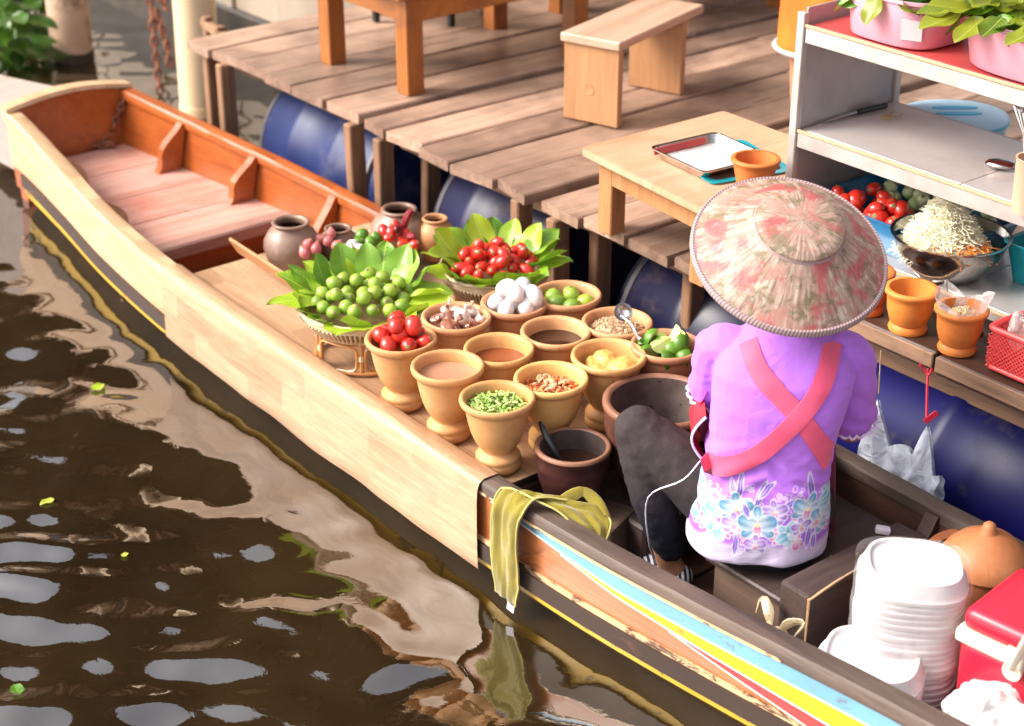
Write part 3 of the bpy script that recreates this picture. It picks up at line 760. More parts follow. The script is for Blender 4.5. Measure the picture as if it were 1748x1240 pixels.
for i in range(nu):
    a = (len(vs_v)-1)*n1+i; mb.f.append((a, a+1, nb+a+1, nb+a))
for j in range(len(vs_v)-1):
    for a in (j*n1, j*n1+nu): mb.f.append((a, a+n1, nb+a+n1, nb+a))
vo = mb.build('vinyl_sheet', M['vinyl'], label='pale wood pattern vinyl sheet spread under the clay pots and folded over the boat side', cat='vinyl sheet', angle=60)

# ------------------------------------------------------------------ clay goblet pots on the sheet
ZP = .2695
POT = [(.001, 0), (.046, 0), (.0505, .005), (.0515, .012), (.050, .019), (.0485, .0215), (.0505, .026), (.0495, .033), (.043, .038), (.0350, .0415), (.0345, .045), (.041, .053), (.0515, .070), (.0600, .092), (.0660, .117), (.0708, .145), (.0722, .152), (.0775, .155),
       (.0825, .161), (.0838, .167), (.0825, .1725), (.0785, .1745), (.0735, .172), (.0700, .167), (.0682, .15), (.0645, .125), (.058, .095), (.045, .07), (.001, .062)]
def potmesh(m):
    me = MB().lathe(POT, 40).mesh('pot', angle=60); me.materials.append(m); return me
PM = {k: potmesh(M[k]) for k in ('pot', 'potb')}
POTS = {}
def goblet(key, px_, py_, label, m='pot'):
    p = A(px_, py_, .4435)
    o = inst(PM[m], (p.x, p.y, ZP), (U(-.012, .012), U(-.012, .012), U(0, 6)), None, (U(.965, 1.02),)*2+(U(.97, 1.02),), label, 'pot', 'footed clay pots on the vinyl sheet', name='clay_pot')
    POTS[key] = V(p.x, p.y, ZP); return o
goblet('tom', 684, 575, 'footed ochre clay pot heaped with red tomatoes')
goblet('pale', 764, 625, 'footed ochre clay pot filled with pale tan liquid')
goblet('bean', 850, 675, 'footed ochre clay pot filled with chopped green beans')
goblet('plum', 777, 540, 'footed clay pot holding small plastic packets of dark sauce', 'potb')
goblet('tam', 852, 590, 'footed ochre clay pot holding reddish brown tamarind liquid')
goblet('shr', 942, 640, 'footed ochre clay pot filled with orange dried shrimp')
goblet('egg', 877, 513, 'footed salmon clay pot heaped with white eggs', 'potb')
goblet('dark', 948, 560, 'footed salmon clay pot holding very dark brown sauce', 'potb')
goblet('lime', 968, 500, 'footed clay pot holding five whole limes', 'potb')
goblet('nut', 1053, 545, 'footed clay pot filled with crushed peanuts and a ladle', 'potb')
goblet('sugar', 1040, 605, 'footed ochre clay pot filled with yellow palm sugar paste')
goblet('cut', 1137, 588, 'footed clay pot heaped with cut green lime wedges', 'potb')

# produce materials and meshes
M['tomato'] = mat('red tomato skin', (.62, .035, .018), (.50, .018, .012), scale=12, rough=.22, vary=.35, dirt=(.62, .16, .03), dlo=.62, dhi=.85, dscale=14, coat=.3)
M['lime'] = mat('lime skin', (0.319, 0.425, 0.048), (0.174, 0.3, 0.032), scale=14, rough=.35, vary=.4, bump=.08, bdist=.002, dirt=(.36, .42, .08), dlo=.55, dhi=.85, dscale=16)
M['limedark'] = mat('dark green lime skin', (0.11, 0.242, 0.0165), (0.055, 0.154, 0.011), scale=14, rough=.3, vary=.4, bump=.08, bdist=.002, dirt=(.24, .34, .04), dlo=.58, dhi=.85, dscale=16)
M['limeflesh'] = mat('pale lime flesh', (.50, .55, .20), (.40, .46, .12), scale=60, rough=.3)
M['egg'] = mat('white egg shell', (0.7392, 0.7128, 0.6952), (0.704, 0.6688, 0.66), scale=20, rough=.42, sss=.15)
M['shallot'] = mat('pink shallot skin', (.60, .20, .18), (.44, .09, .10), scale=10, stretch=(4, 4, .6), rough=.35, vary=.3)
M['garlic'] = mat('white garlic skin', (.80, .76, .74), (.68, .62, .60), scale=10, stretch=(5, 5, .5), rough=.5)
M['chili'] = mat('dark dried chilli', (.22, .012, .02), (.12, .006, .012), scale=16, rough=.3, vary=.3, bump=.3)
M['eggplant'] = mat('striped green eggplant', (.58, .62, .40), (.30, .42, .16), scale=9, rough=.3, stretch=(3, 3, .7), vary=.3)
M['beanc'] = mat('chopped bean green', (.34, .46, .11), (.22, .35, .06), scale=30, rough=.45, vary=.4)
M['beanend'] = mat('pale bean', (.46, .55, .20), (.38, .47, .14), scale=30, rough=.5, vary=.3)
def liquid(name, c, rough=.08): return mat(name, c, tuple(x*.8 for x in c), scale=3, rough=rough, spec=.6)
M['paleliq'] = liquid('pale tan liquid', (.50, .25, .15), .15)
M['tamliq'] = liquid('reddish brown liquid', (.26, .07, .025))
M['darkliq'] = liquid('dark brown sauce', (.045, .018, .010))
M['scar'] = mat('dry stem scar', (.30, .24, .08), (.16, .11, .04), rough=.7)
def ellmesh(name, rx, ry, rz, m, seg=16, rings=10, dent=0, tip=0):
    mb = MB(); rr = []
    for i in range(rings+1):
        a = -PI/2+PI*i/rings; c_ = max(math.cos(a), .10 if i == rings else .015)
        z_ = rz*math.sin(a)
        if tip and i >= rings-1: z_ += tip*(i-rings+2)*.5
        if dent and i == rings: z_ -= dent
        rr.append([(c_*rx*math.cos(2*PI*j/seg), c_*ry*math.sin(2*PI*j/seg), z_) for j in range(seg)])
    me = mb.loft(rr).mesh(name, True, 80); me.materials.append(m); me.materials.append(M['scar'])
    for p_ in list(me.polygons)[(rings-1)*seg:]:
        if p_.center.z > 0: p_.material_index = 1
    return me
TOM = ellmesh('tomato', .0152, .0152, .0225, M['tomato'])
TOMBIG = ellmesh('tomato', .021, .021, .026, M['tomato'])
LIME = ellmesh('lime', .0195, .0195, .0205, M['lime'], tip=.002)
LIMED = ellmesh('lime', .019, .019, .0205, M['limedark'], tip=.002)
EGG = ellmesh('egg', .020, .020, .0265, M['egg'])
EGP = ellmesh('eggplant', .017, .017, .0165, M['eggplant'])
SHAL = ellmesh('shallot', .017, .017, .019, M['shallot'], tip=.008)
def heap(me, c, spots, tilt, label, cat, group, name, sc=(.88, 1.1)):
    for (dx, dy, dz) in spots:
        e = (U(-1.2, 1.2), U(-1.2, 1.2), U(0, 6)) if tilt == 'any' else (PI/2+U(-.35, .35), U(-.3, .3), U(0, 6)) if tilt == 'lie' else (U(-.5, .5), U(-.5, .5), U(0, 6))
        inst(me, (c.x+dx, c.y+dy, c.z+dz), e, None, U(*sc), label, cat, group, name=name)
def disc_pack(n, R_, seed, z0=0, dome=.02, mind=.034, layers=2):
    r_ = random.Random(seed); pts = []
    for lay in range(layers):
        rr = R_*(1-.22*lay); tries = 0; k = 0
        while tries < 700 and k < n:
            tries += 1
            a = r_.uniform(0, 2*PI); d = rr*math.sqrt(r_.random())
            x_, y_ = d*math.cos(a), d*math.sin(a)
            z_ = z0+lay*mind*.62+dome*(1-(d/R_)**2)*.6
            if all((x_-p[0])**2+(y_-p[1])**2+(z_-p[2])**2 > (mind*.93)**2 for p in pts): pts.append((x_, y_, z_)); k += 1
    return pts
# pot contents
c = POTS['tom']
heap(TOMBIG, c, [(-.035, -.03, .172), (.012, -.043, .168), (.043, -.008, .170), (-.002, .002, .176), (-.043, .016, .172), (.01, .043, .172), (-.025, .047, .165), (-.005, -.008, .203), (-.028, .010, .205), (.020, .022, .203), (.044, .034, .166), (-.052, -.006, .165)], 'any', 'red oval tomato heaped in a footed clay pot', 'tomato', 'tomatoes in the clay pot', 'tomato', (.86, 1.05))
c = POTS['egg']
heap(EGG, c, [(-.03, -.03, .168), (.02, -.04, .166), (.04, .005, .168), (-.045, .015, .166), (0, .0, .170), (.0, .045, .168), (.035, .038, .164), (-.022, -.004, .200), (.016, -.010, .203), (-.002, .028, .198), (.040, .028, .193)], 'any', 'white egg heaped in a salmon clay pot', 'egg', 'white eggs in the clay pot', 'egg', (.95, 1.1))
c = POTS['lime']
heap(LIME, c, [(-.04, -.01, .150), (-.005, -.03, .152), (.038, -.018, .154), (-.004, .018, .160), (.035, .028, .153), (-.03, .04, .148)], 'any', 'whole green lime in a salmon clay pot', 'lime', 'limes in the clay pot', 'lime', (1.0, 1.15))
# cut lime halves and wedges
def wedge_mesh(frac):
    mb = MB(); n = 10; seg = 14; R_ = .021
    top = []; ang = 2*PI*frac
    rings = []
    for i in range(seg+1):
        a = ang*i/seg; rings.append([V(R_*math.cos(a)*math.sin(PI*j/n), R_*math.sin(a)*math.sin(PI*j/n), R_*1.12*math.cos(PI*j/n)) for j in range(n+1)])
    mb.loft(rings, False, False, closed=False)
    nf = len(mb.f)
    for r_ in (rings[0], rings[-1]): mb.add(r_, [tuple(range(len(r_)))])
    me = mb.mesh('lime_wedge', True, 50); me.materials.append(M['limedark']); me.materials.append(M['limeflesh'])
    for pnum, pl in enumerate(me.polygons):
        if pnum >= nf: pl.material_index = 1
    return me
WED = [wedge_mesh(.34), wedge_mesh(.5)]
c = POTS['cut']
for k, (dx, dy, dz) in enumerate([(-.045, -.02, .155), (-.01, -.045, .156), (.035, -.035, .157), (.05, .01, .155), (-.05, .02, .155), (-.015, .0, .166), (.022, .0, .168), (-.01, .045, .157), (.028, .04, .158), (-.03, -.012, .182), (.004, -.02, .186), (.032, .012, .184), (-.012, .024, .187), (.012, .03, .178)]):
    inst(WED[k % 2], (c.x+dx, c.y+dy, c.z+dz), (U(-1.2, 1.2), U(-1.2, 1.2), U(0, 6)), None, U(1.0, 1.2), 'cut green lime piece heaped in a salmon clay pot', 'lime', 'cut limes in the clay pot', name='lime_wedge')
def disc(name, c, r, m, dz, label, cat, bump_=0):
    mb = MB(); mb.lathe([(.001, 0), (r*.5, 0), (r*.9, .0002), (r, .0012)], 36, wob=0)
    mb.lathe([(.001, -.03), (r*.8, -.03), (r-.0005, .001)], 36)
    return mb.build(name, m, None, (c.x, c.y, c.z+dz), label=label, cat=cat)
disc('liquid', POTS['pale'], .0655, M['paleliq'], .150, 'pale tan liquid filling an ochre clay pot', 'liquid')
disc('liquid', POTS['tam'], .0645, M['tamliq'], .136, 'reddish brown tamarind liquid in an ochre clay pot', 'liquid')
disc('sauce', POTS['dark'], .0645, M['darkliq'], .138, 'very dark brown sauce in a salmon clay pot', 'sauce')
# chopped beans, each piece on its own
def bean_mesh(L, m):
    mb = MB(); mb.tube([(0, 0, -L/2), (0, .0006, 0), (0, 0, L/2)], .0033, 7); me = mb.mesh('chopped_bean', True, 50); me.materials.append(m); return me
BEAN = [bean_mesh(.019, M['beanc']), bean_mesh(.015, M['beanend']), bean_mesh(.022, M['beanc'])]
disc('bean_bed', POTS['bean'], .063, M['beanc'], .141, 'packed layer of chopped green beans deep in the ochre pot', 'beans')
c = POTS['bean']
for k in range(190):
    a = U(0, 2*PI); d = .060*math.sqrt(rnd.random()); lay = rnd.random()
    inst(BEAN[k % 3], (c.x+d*math.cos(a), c.y+d*math.sin(a), c.z+.144+.022*lay*(1-(d/.075)**2)), (PI/2+U(-.55, .55), U(-.4, .4), U(0, PI)), None, U(.85, 1.1), 'short piece of chopped green bean in an ochre clay pot', 'bean', 'chopped beans in the clay pot', name='chopped_bean')
# dried shrimp
M['shrimp'] = mat('orange dried shrimp', (.66, .22, .06), (.52, .10, .03), scale=40, rough=.45, vary=.5)
M['shrimpw'] = mat('pale dried shrimp', (.74, .46, .28), (.62, .30, .14), scale=40, rough=.5, vary=.3)
def shrimp_mesh(m):
    mb = MB(); mb.tube([(.007*math.cos(a), .007*math.sin(a), 0) for a in [k*.5 for k in range(7)]], [.0012, .0026, .0032, .0034, .003, .0022, .001], 6); me = mb.mesh('dried_shrimp', True, 80); me.materials.append(m); return me
SHR = [shrimp_mesh(M['shrimp']), shrimp_mesh(M['shrimpw']), shrimp_mesh(M['shrimp'])]
disc('shrimp_bed', POTS['shr'], .062, M['shrimp'], .132, 'packed layer of dried shrimp deep in the ochre pot', 'shrimp')
c = POTS['shr']
for k in range(150):
    a = U(0, 2*PI); d = .057*math.sqrt(rnd.random()); lay = rnd.random()
    inst(SHR[1 if (d < .03 and k % 2) else k % 3], (c.x+d*math.cos(a), c.y+d*math.sin(a), c.z+.135+.020*lay*(1-(d/.07)**2)), (U(-.7, .7), U(-.7, .7), U(0, 6)), None, U(.9, 1.35), 'curled orange dried shrimp in an ochre clay pot', 'shrimp', 'dried shrimp in the clay pot', name='dried_shrimp')
# crushed peanuts: nobody could count them
M['nut'] = mat('crushed peanuts', (.66, .47, .29), (.36, .20, .10), scale=90, detail=3, rough=.7, lo=.4, hi=.55)
M['nut2'] = mat('roasted peanut bits', (.30, .17, .09), (.15, .07, .04), scale=60, rough=.7)
def rubble(n, R_, h, s0, s1, seed, flat=1):
    r_ = random.Random(seed); mb = MB(); mb.lathe([(.001, h), (R_*.5, h*.8), (R_*.9, .002), (R_, -.004)], 24)
    for k in range(n):
        a = r_.uniform(0, 2*PI); d = R_*.97*math.sqrt(r_.random()); s_ = r_.uniform(s0, s1)
        E_ = Euler((r_.uniform(0, 3), r_.uniform(0, 3), r_.uniform(0, 3))).to_matrix().to_4x4()
        vs_ = [V(s_*r_.uniform(.5, 1.2), 0, 0), V(-s_*r_.uniform(.5, 1.2), 0, 0), V(0, s_*r_.uniform(.5, 1), 0), V(0, -s_*r_.uniform(.5, 1), 0), V(0, 0, s_*flat), V(0, 0, -s_*flat)]
        z_ = h*(1-(d/R_)**2)+r_.uniform(0, s0)
        mb.add(vs_, [(0, 2, 4), (2, 1, 4), (1, 3, 4), (3, 0, 4), (2, 0, 5), (1, 2, 5), (3, 1, 5), (0, 3, 5)], Matrix.Translation((d*math.cos(a), d*math.sin(a), z_)) @ E_)
    return mb
c = POTS['nut']
pn = rubble(900, .064, .016, .0018, .0042, 3).build('crushed_peanuts', [M['nut'], M['nut2']], None, (c.x, c.y, c.z+.148), smooth=False, label='crushed peanuts filling a clay pot under a steel ladle', cat='peanuts', kind='stuff')
for i, pl in enumerate(pn.data.polygons): pl.material_index = 1 if (i//8) % 9 == 0 else 0
# palm sugar paste: lumpy mass
M['sugar'] = mat('yellow palm sugar paste', (.70, .44, .13), (.58, .31, .07), scale=10, detail=6, rough=.4, bump=.4, sss=.1, dirt=(.18, .08, .03), dlo=.70, dhi=.73, dscale=70)
c = POTS['sugar']; mb = MB()
for (dx, dy, dz, a_, b_, h_) in [(0, 0, .118, .063, .063, .03), (-.022, .010, .147, .035, .028, .022), (.028, .016, .146, .030, .032, .020), (.0, -.03, .137, .045, .022, .018), (-.035, -.014, .142, .022, .02, .016), (.01, .035, .142, .03, .02, .018)]:
    mb.ell((dx, dy, dz), (a_, b_, h_))
me = fuse(mb, 'palm_sugar', .004, 2)
for v in me.vertices: v.co += v.co.normalized()*0 + Vector((0, 0, .004*noise.noise(v.co*60)+.003*noise.noise(v.co*140)))
link_mesh('palm_sugar', me, M['sugar'], None, c, label='lumpy yellow palm sugar paste in an ochre clay pot', cat='palm sugar')
# small knotted plastic packets
M['packet'] = mat('clear packet of brown sauce', (.30, .10, .05), (.14, .04, .02), scale=22, detail=5, rough=.12, coat=.6, bump=.5, dirt=(.66, .52, .46), dlo=.55, dhi=.72, dscale=30)
M['packetw'] = mat('crinkled white packet plastic', (.74, .62, .56), (.50, .30, .22), scale=26, detail=6, rough=.2, coat=.4, bump=.7)
c = POTS['plum']
for k, (dx, dy, dz, s_, mm) in enumerate([(-.03, -.022, .152, .030, 'packet'), (.024, -.032, .160, .036, 'packet'), (.04, .018, .154, .028, 'packet'), (-.02, .030, .160, .032, 'packetw'), (.012, .012, .172, .028, 'packetw'), (-.045, .012, .166, .022, 'packetw'), (.0, .048, .168, .024, 'packetw'), (.045, .04, .17, .018, 'packetw'), (-.01, -.005, .168, .024, 'packet')]):
    mb = MB(); mb.ell((0, 0, 0), (s_, s_*.8, s_*.6), 14, 9); mb.tube([(0, 0, s_*.4), (.003, 0, s_*.75), (.008, .004, s_*1.2)], [s_*.3, s_*.10, s_*.3], 8)
    me = fuse(mb, 'sauce_packet', .0035, 1)
    for v in me.vertices: v.co += Vector((1, 1, 1))*.0022*noise.noise(v.co*90+Vector((k, 0, 0)))
    o = link_mesh('sauce_packet', me, M[mm], None, (c.x+dx, c.y+dy, c.z+dz), label='knotted clear plastic packet in a clay pot', cat='packet', group='packets in the clay pot'); o.rotation_euler = (U(-.8, .8), U(-.8, .8), U(0, 6))
# ladle on the peanuts
c = POTS['nut']; lp = A(1064, 533, .475)
ld = thing('steel_ladle', 'small steel ladle resting bowl up over the crushed peanuts', 'ladle', tuple(lp))
MB().lathe([(.001, -.016), (.010, -.0145), (.018, -.008), (.021, 0), (.0218, 0), (.019, -.009), (.0105, -.0162), (.001, -.018)], 24).build('bowl', M['steel'], ld, rot=(.9, .25, .8))
e = A(1093, 580, .452)-lp
MB().tube(bez([(.004, -.01, -.005), (e.x*.45, e.y*.45, e.z*.4), (e.x*.8, e.y*.8, e.z+.002), (e.x, e.y, e.z)], 10), [.003]*8+[.0055, .007, .005], 6, flat=.5).build('handle', M['steel'], ld)

# ------------------------------------------------------------------ woven trays on rattan stands
M['weave'] = mat('bleached bamboo weave', (.74, .60, .42), (.58, .40, .23), scale=30, stretch=(1, 1, 4), rough=.5, bump=.2)
M['weavein'] = mat('tray inner weave', (.42, .28, .15), (.28, .17, .08), scale=40, rough=.6, bump=.3)
M['rattan'] = mat('honey rattan cane', (.62, .30, .10), (.44, .17, .05), scale=8, rough=.32, coat=.3)
M['binding'] = mat('pale cane binding', (.74, .60, .42), (.62, .46, .28), scale=40, rough=.45)
def tray(c, R_, label, zt, hgt, stand=True, slabel=None):
    """woven tray, rim centre c at height zt, on a stand that reaches the sheet"""
    root = thing('woven_tray', label, 'basket', (c.x, c.y, zt-hgt), 0, 'woven trays of produce')
    r0 = R_*.80
    MB().lathe([(.001, .010), (r0*.95, .010), (R_*.95, hgt-.006), (R_*.98, hgt-.004), (R_*.985, hgt-.01), (r0, .002), (.001, 0)], 48).build('lining', M['weavein'], root)
    mb = MB(); n = 84
    for k in range(n):
        a = 2*PI*k/n; a2 = a+.012
        p0 = V(r0*1.01*math.cos(a), r0*1.01*math.sin(a), .0); p1 = V(R_*.985*math.cos(a2), R_*.985*math.sin(a2), hgt*.62)
        mb.tube([p0, p0.lerp(p1, .5)*1.006, p1], .0026, 4, flat=1)
    tag(mb.build('upright_strips', M['weave'], root), kind='stuff')
    def ring(rr, z_, t, m, nm):
        mb = MB(); mb.tube([V(rr*math.cos(2*PI*k/48), rr*math.sin(2*PI*k/48), z_+.0008*math.sin(k*9)) for k in range(48)], t, 7, closed=True); mb.build(nm, m, root)
    for k in range(4): ring(R_*(.945+.014*k), hgt*(.64+.10*k), .0032, M['weave'], 'woven_band')
    ring(R_*1.0, hgt-.001, .0048, M['weave'], 'rim'); ring(r0*1.0, .002, .0042, M['weave'], 'foot_ring')
    if stand:
        zb = ZP-(zt-hgt); sr = r0*.92
        st = thing('rattan_stand', slabel, 'stand', (c.x, c.y, ZP), 0, 'rattan stands under the trays'); H = zt-hgt-ZP-.003
        def sring(rr, z_, t, nm, m=M['rattan']):
            mb = MB(); mb.tube([V(rr*math.cos(2*PI*k/40), rr*math.sin(2*PI*k/40), z_) for k in range(40)], t, 7, closed=True); mb.build(nm, m, st)
        sring(sr*1.04, .006, .0055, 'bottom_ring'); sring(sr*.96, H-.006, .0055, 'top_ring')
        n = 6
        for k in range(n):
            a = 2*PI*(k+.35)/n
            MB().tube([(sr*1.03*math.cos(a), sr*1.03*math.sin(a), .004), (sr*.97*math.cos(a), sr*.97*math.sin(a), H-.004)], .006, 8).build('post', M['rattan'], st)
            MB().tube([(sr*1.0*math.cos(a), sr*1.0*math.sin(a), H*.45), (sr*.995*math.cos(a), sr*.995*math.sin(a), H*.60)], .0085, 8).build('binding', M['binding'], st)
            # bent cane loop between two posts
            a1 = a+2*PI/n; path = []
            for j in range(25):
                t = 2*PI*j/24; s_ = abs(math.cos(t))**.45*(1 if math.cos(t) > 0 else -1); u_ = abs(math.sin(t))**.45*(1 if math.sin(t) > 0 else -1)
                aa = (a+a1)/2+s_*(a1-a)*.42; zz = H*.5+u_*H*.40
                path.append(V(sr*1.03*math.cos(aa), sr*1.03*math.sin(aa), zz))
            MB().tube(path[:-1], .0038, 6, closed=True).build('cane_loop', M['rattan'], st)
    return root
cA = A(621, 512, .415); cB = A(844, 452, .420)
tray(cA, .162, 'woven bamboo tray of green limes ringed with leaves', .413, .055, True, 'honey cane stand under the tray of limes')
tray(cB, .138, 'woven bamboo tray of small red tomatoes ringed with leaves', .418, .060, True, 'honey cane stand under the tray of tomatoes')
heap(LIME, V(cA.x, cA.y, .418), disc_pack(90, .116, 5, .005, .018, .0345), 'any', 'green lime piled in the leaf lined bamboo tray', 'lime', 'limes in the bamboo tray', 'lime', (.80, .97))
heap(TOM, V(cB.x+.004, cB.y-.002, .424), disc_pack(80, .098, 9, .004, .02, .0325), 'any', 'small red tomato piled in the leaf lined bamboo tray', 'tomato', 'tomatoes in the bamboo tray', 'tomato', (.88, 1.1))
def leaf_ring(c, R_, zt, n, lab, grp, seed):
    r_ = random.Random(seed)
    for k in range(n):
        a = 2*PI*(k+.3*r_.random())/n; d = V(math.cos(a), math.sin(a), 0); away = d.dot(HEAD)
        if away > .25: tilt, sc, rr, zz = r_.uniform(.60, 1.0), (r_.uniform(.66, .88),)*3, R_-.045, .0          # tall leaves at the back
        elif away > -.35: tilt, sc, rr, zz = r_.uniform(.15, .6), (r_.uniform(.75, .98),)*3, R_-.055, .006        # spread at the sides
        else: tilt, sc, rr, zz = r_.uniform(.55, .95), (r_.uniform(.80, .95), r_.uniform(.46, .56), .6), R_-.022, -.006   # low cuffs in front
        p = V(c.x, c.y, zt+zz) + d*rr
        lab2 = lab[0 if away > .25 else 1 if away > -.35 else 2]
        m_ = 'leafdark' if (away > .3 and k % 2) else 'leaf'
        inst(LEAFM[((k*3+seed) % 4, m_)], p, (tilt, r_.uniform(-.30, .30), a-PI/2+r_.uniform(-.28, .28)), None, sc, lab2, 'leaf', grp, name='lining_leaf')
leaf_ring(cA, .162, .412, 24, ('tall green leaf standing behind the limes in their tray', 'green leaf spread out at the end of the lime tray', 'low green leaf cuff in front of the limes in their tray'), 'leaves around the limes', 2)
leaf_ring(cB, .138, .417, 24, ('tall green leaf standing behind the small tomatoes in their tray', 'green leaf spread out at the end of the tomato tray', 'low green leaf cuff in front of the small tomatoes'), 'leaves around the small tomatoes', 3)
# third low tray behind with mixed produce
cC = A(615, 405, .38)
tray(cC, .125, 'low woven tray of shallots, garlic and chillies behind the limes', .345, .05, False)
def put(me, px_, py_, z_, label, cat, group, name, s_=1.0): inst(me, A(px_, py_, z_), (U(-1, 1), U(-1, 1), U(0, 6)), None, s_, label, cat, group, name=name)
for (px_, py_) in [(525, 418), (545, 408), (565, 400), (520, 432), (560, 412), (540, 425), (575, 420), (590, 425)]: put(SHAL, px_, py_, .385, 'pink shallot in the low tray beside the ash glazed jar', 'shallot', 'shallots in the low tray', 'shallot', 0.85)
for (px_, py_) in [(618, 402), (642, 408), (632, 416), (612, 416), (655, 425)]: put(LIMED, px_, py_, .395, 'dark green lime in the low tray beside the garlic', 'lime', 'limes in the low tray', 'lime', .95)
for (px_, py_) in [(655, 395), (668, 400), (690, 418), (705, 420), (676, 388), (660, 410), (690, 402)]: put(TOM, px_, py_, .39, 'red tomato in the low tray beside the chillies', 'tomato', 'tomatoes in the low tray', 'tomato', 1.0)
for (px_, py_) in [(602, 420), (612, 428), (595, 430)]: put(SHAL if False else EGG, px_, py_, .398, 'white garlic bulb in the low tray', 'garlic', 'garlic in the low tray', 'garlic_bulb', .85)
for k, (px_, py_, dx, dy, h_) in enumerate([(688, 392, .012, .018, .05), (682, 402, -.03, .02, .01), (695, 405, .03, .0, .01), (680, 396, .02, -.02, .02)]):
    p = A(px_, py_, .40)
    MB().tube(bez([(0, 0, 0), (dx*.5, dy*.5, h_*.6), (dx, dy, h_), (dx*1.3, dy*1.3, h_*.9)], 8), [.006, .010, .0115, .0118, .011, .0095, .0075, .005, .0025], 8).build('dried_chili', M['chili'], None, p, label='dark red dried chilli in the low tray', cat='chilli', group='chillies in the low tray')

# ------------------------------------------------------------------ ash glazed jars behind
def jar(px_, py_, z_rim, rm, rb, h, label, m='jar'):
    p = A(px_, py_, z_rim); zb = z_rim-h
    root = thing('glazed_jar', label, 'jar', (p.x, p.y, zb), 0, 'ash glazed jars behind the trays')
    MB().lathe([(.001, 0), (rb*.55, 0), (rb*.60, .006), (rb*.85, h*.28), (rb, h*.55), (rb*.97, h*.68), (rb*.80, h*.83), (rm*.86, h*.91), (rm*.86, h*.94), (rm*.98, h*.965), (rm, h*.985), (rm*.97, h), (rm*.80, h), (rm*.74, h*.95), (rb*.8, h*.7)], 36, wob=.006).build('body', M[m], root, angle=70)
    MB().lathe([(rm*.76, h*.955), (rb*.75, h*.72), (rb*.7, h*.4), (.001, h*.35)], 30).build('inside', M['jarin'], root)
jar(496, 378, .43, .052, .077, .16, 'large ash glazed jar with its mouth open behind the tray of limes')
jar(577, 389, .385, .038, .056, .115, 'small dark jar between the two large jars')
jar(681, 356, .42, .050, .082, .15, 'large ash glazed jar beside the blue drum')
M['jarred'] = M['potb']
jar(742, 372, .40, .036, .055, .12, 'small reddish clay jar behind the tray of tomatoes', 'potb')
# brown board standing behind the lime tray
p0 = A(405, 408, .355); p1 = A(500, 466, .36)
d = (p1-p0); L = d.length
MB().box((0, 0, 0), (L*1.15, .009, .055), bev=.002).build('brown_board', M['tableleg'], None, (p0+p1)/2+V(0, 0, -.028), (.5, 0, math.atan2(d.y, d.x)), smooth=False, label='thin brown board leaning against the jar behind the limes', cat='board')

# ------------------------------------------------------------------ mortars at the working end
def mortar(c, rim, h, label, liquid_=False, prof=None):
    root = thing('clay_mortar', label, 'mortar', tuple(c))
    r = rim
    MB().lathe([(.001, 0), (r*.52, 0), (r*.56, .006), (r*.76, h*.22), (r*.93, h*.50), (r*1.0, h*.76), (r*1.0, h*.89), (r*1.035, h*.925), (r*1.035, h*.95)], 44).build('body', M['mortar'], root, angle=60)
    MB().lathe([(r*1.035, h*.95), (r*1.03, h*.985), (r*.99, h), (r*.93, h), (r*.89, h*.975)], 44).build('rim', M['mortarrim'], root, angle=70)
    MB().lathe([(r*.89, h*.976), (r*.87, h*.85), (r*.76, h*.55), (r*.52, h*.25), (.001, h*.18)], 44).build('inside', M['mortarin'], root, angle=70)
    for k in range(0): MB().lathe([(r*(.80+.075*k)+.002, h*(.40+.14*k)-.003), (r*(.80+.075*k)+.0075, h*(.40+.14*k)), (r*(.825+.075*k)+.0055, h*(.40+.14*k)+.004)], 44).build('groove_ring', M['mortar'], root)
    return root
cm = A(1128, 682, .418)
mortar(V(cm.x, cm.y, .19), .122, .23, 'wide dark clay mortar standing in front of the seated person')
MB().box((0, 0, 0), (.20, .26, .125), bev=.006).build('mortar_block', M['seatw'], None, (cm.x, cm.y, .1265), smooth=False, label='dark timber block under the wide clay mortar', cat='block')
cs = A(978, 760, .345)
ms = mortar(V(cs.x, cs.y, .1915), .080, .155, 'small shiny brown clay bowl holding dark broth and a spoon')
disc('dark_broth', V(cs.x, cs.y, .1915), .066, M['darkliq'], .106, 'dark broth in the small brown clay bowl', 'broth')
M['noodle'] = mat('pale shreds', (.74, .66, .45), (.6, .5, .3), rough=.4)
for k in range(7):
    a = U(-.9, .5); p = V(cs.x+.03+.02*math.cos(a*3), cs.y+.0+.03*math.sin(a*2), .1915+.108)
    MB().tube([p, p+V(U(-.008, .008), U(-.008, .008), .006), p+V(U(-.018, .018), U(-.018, .018), .001)], .0009, 5).build('papaya_shred', M['noodle'], None, label='pale shred of papaya floating in the dark broth', cat='shred', group='shreds in the dark broth')
sp = thing('spoon', 'spoon with a black handle standing in the small brown bowl', 'spoon', tuple(A(952, 790, .30)))
t0 = A(921, 720, .372)-A(952, 790, .30)
MB().tube(bez([(.012, .006, -.008), (t0.x*.3, t0.y*.3, t0.z*.35), (t0.x, t0.y, t0.z)], 8), [.004, .0055, .0075, .0085, .0085, .008, .0075, .007, .004], 8, flat=.6).build('handle', M['black'], sp)
MB().ell((.02, .010, -.014), (.018, .014, .004), 12, 6).build('scoop', M['steel'], sp)
MB().tube(bez([(cs.x-.081, cs.y-.006, .325), (cs.x-.075, cs.y-.015, .352), (cs.x-.06, cs.y-.02, .351)], 6), .0022, 5).build('white_thread', M['white'], None, label='short white thread hooked over the small brown bowl', cat='thread')
# grey worn block beside the foot
cb = A(1034, 880, .19)
MB().box((0, 0, 0), (.085, .12, .13), bev=.008, seg=2).build('timber_block', M['seatside'], None, (cb.x+.005, cb.y-.0, .13), (0, 0, .35), smooth=False, label='scuffed grey timber block between the small bowl and the foot', cat='block')

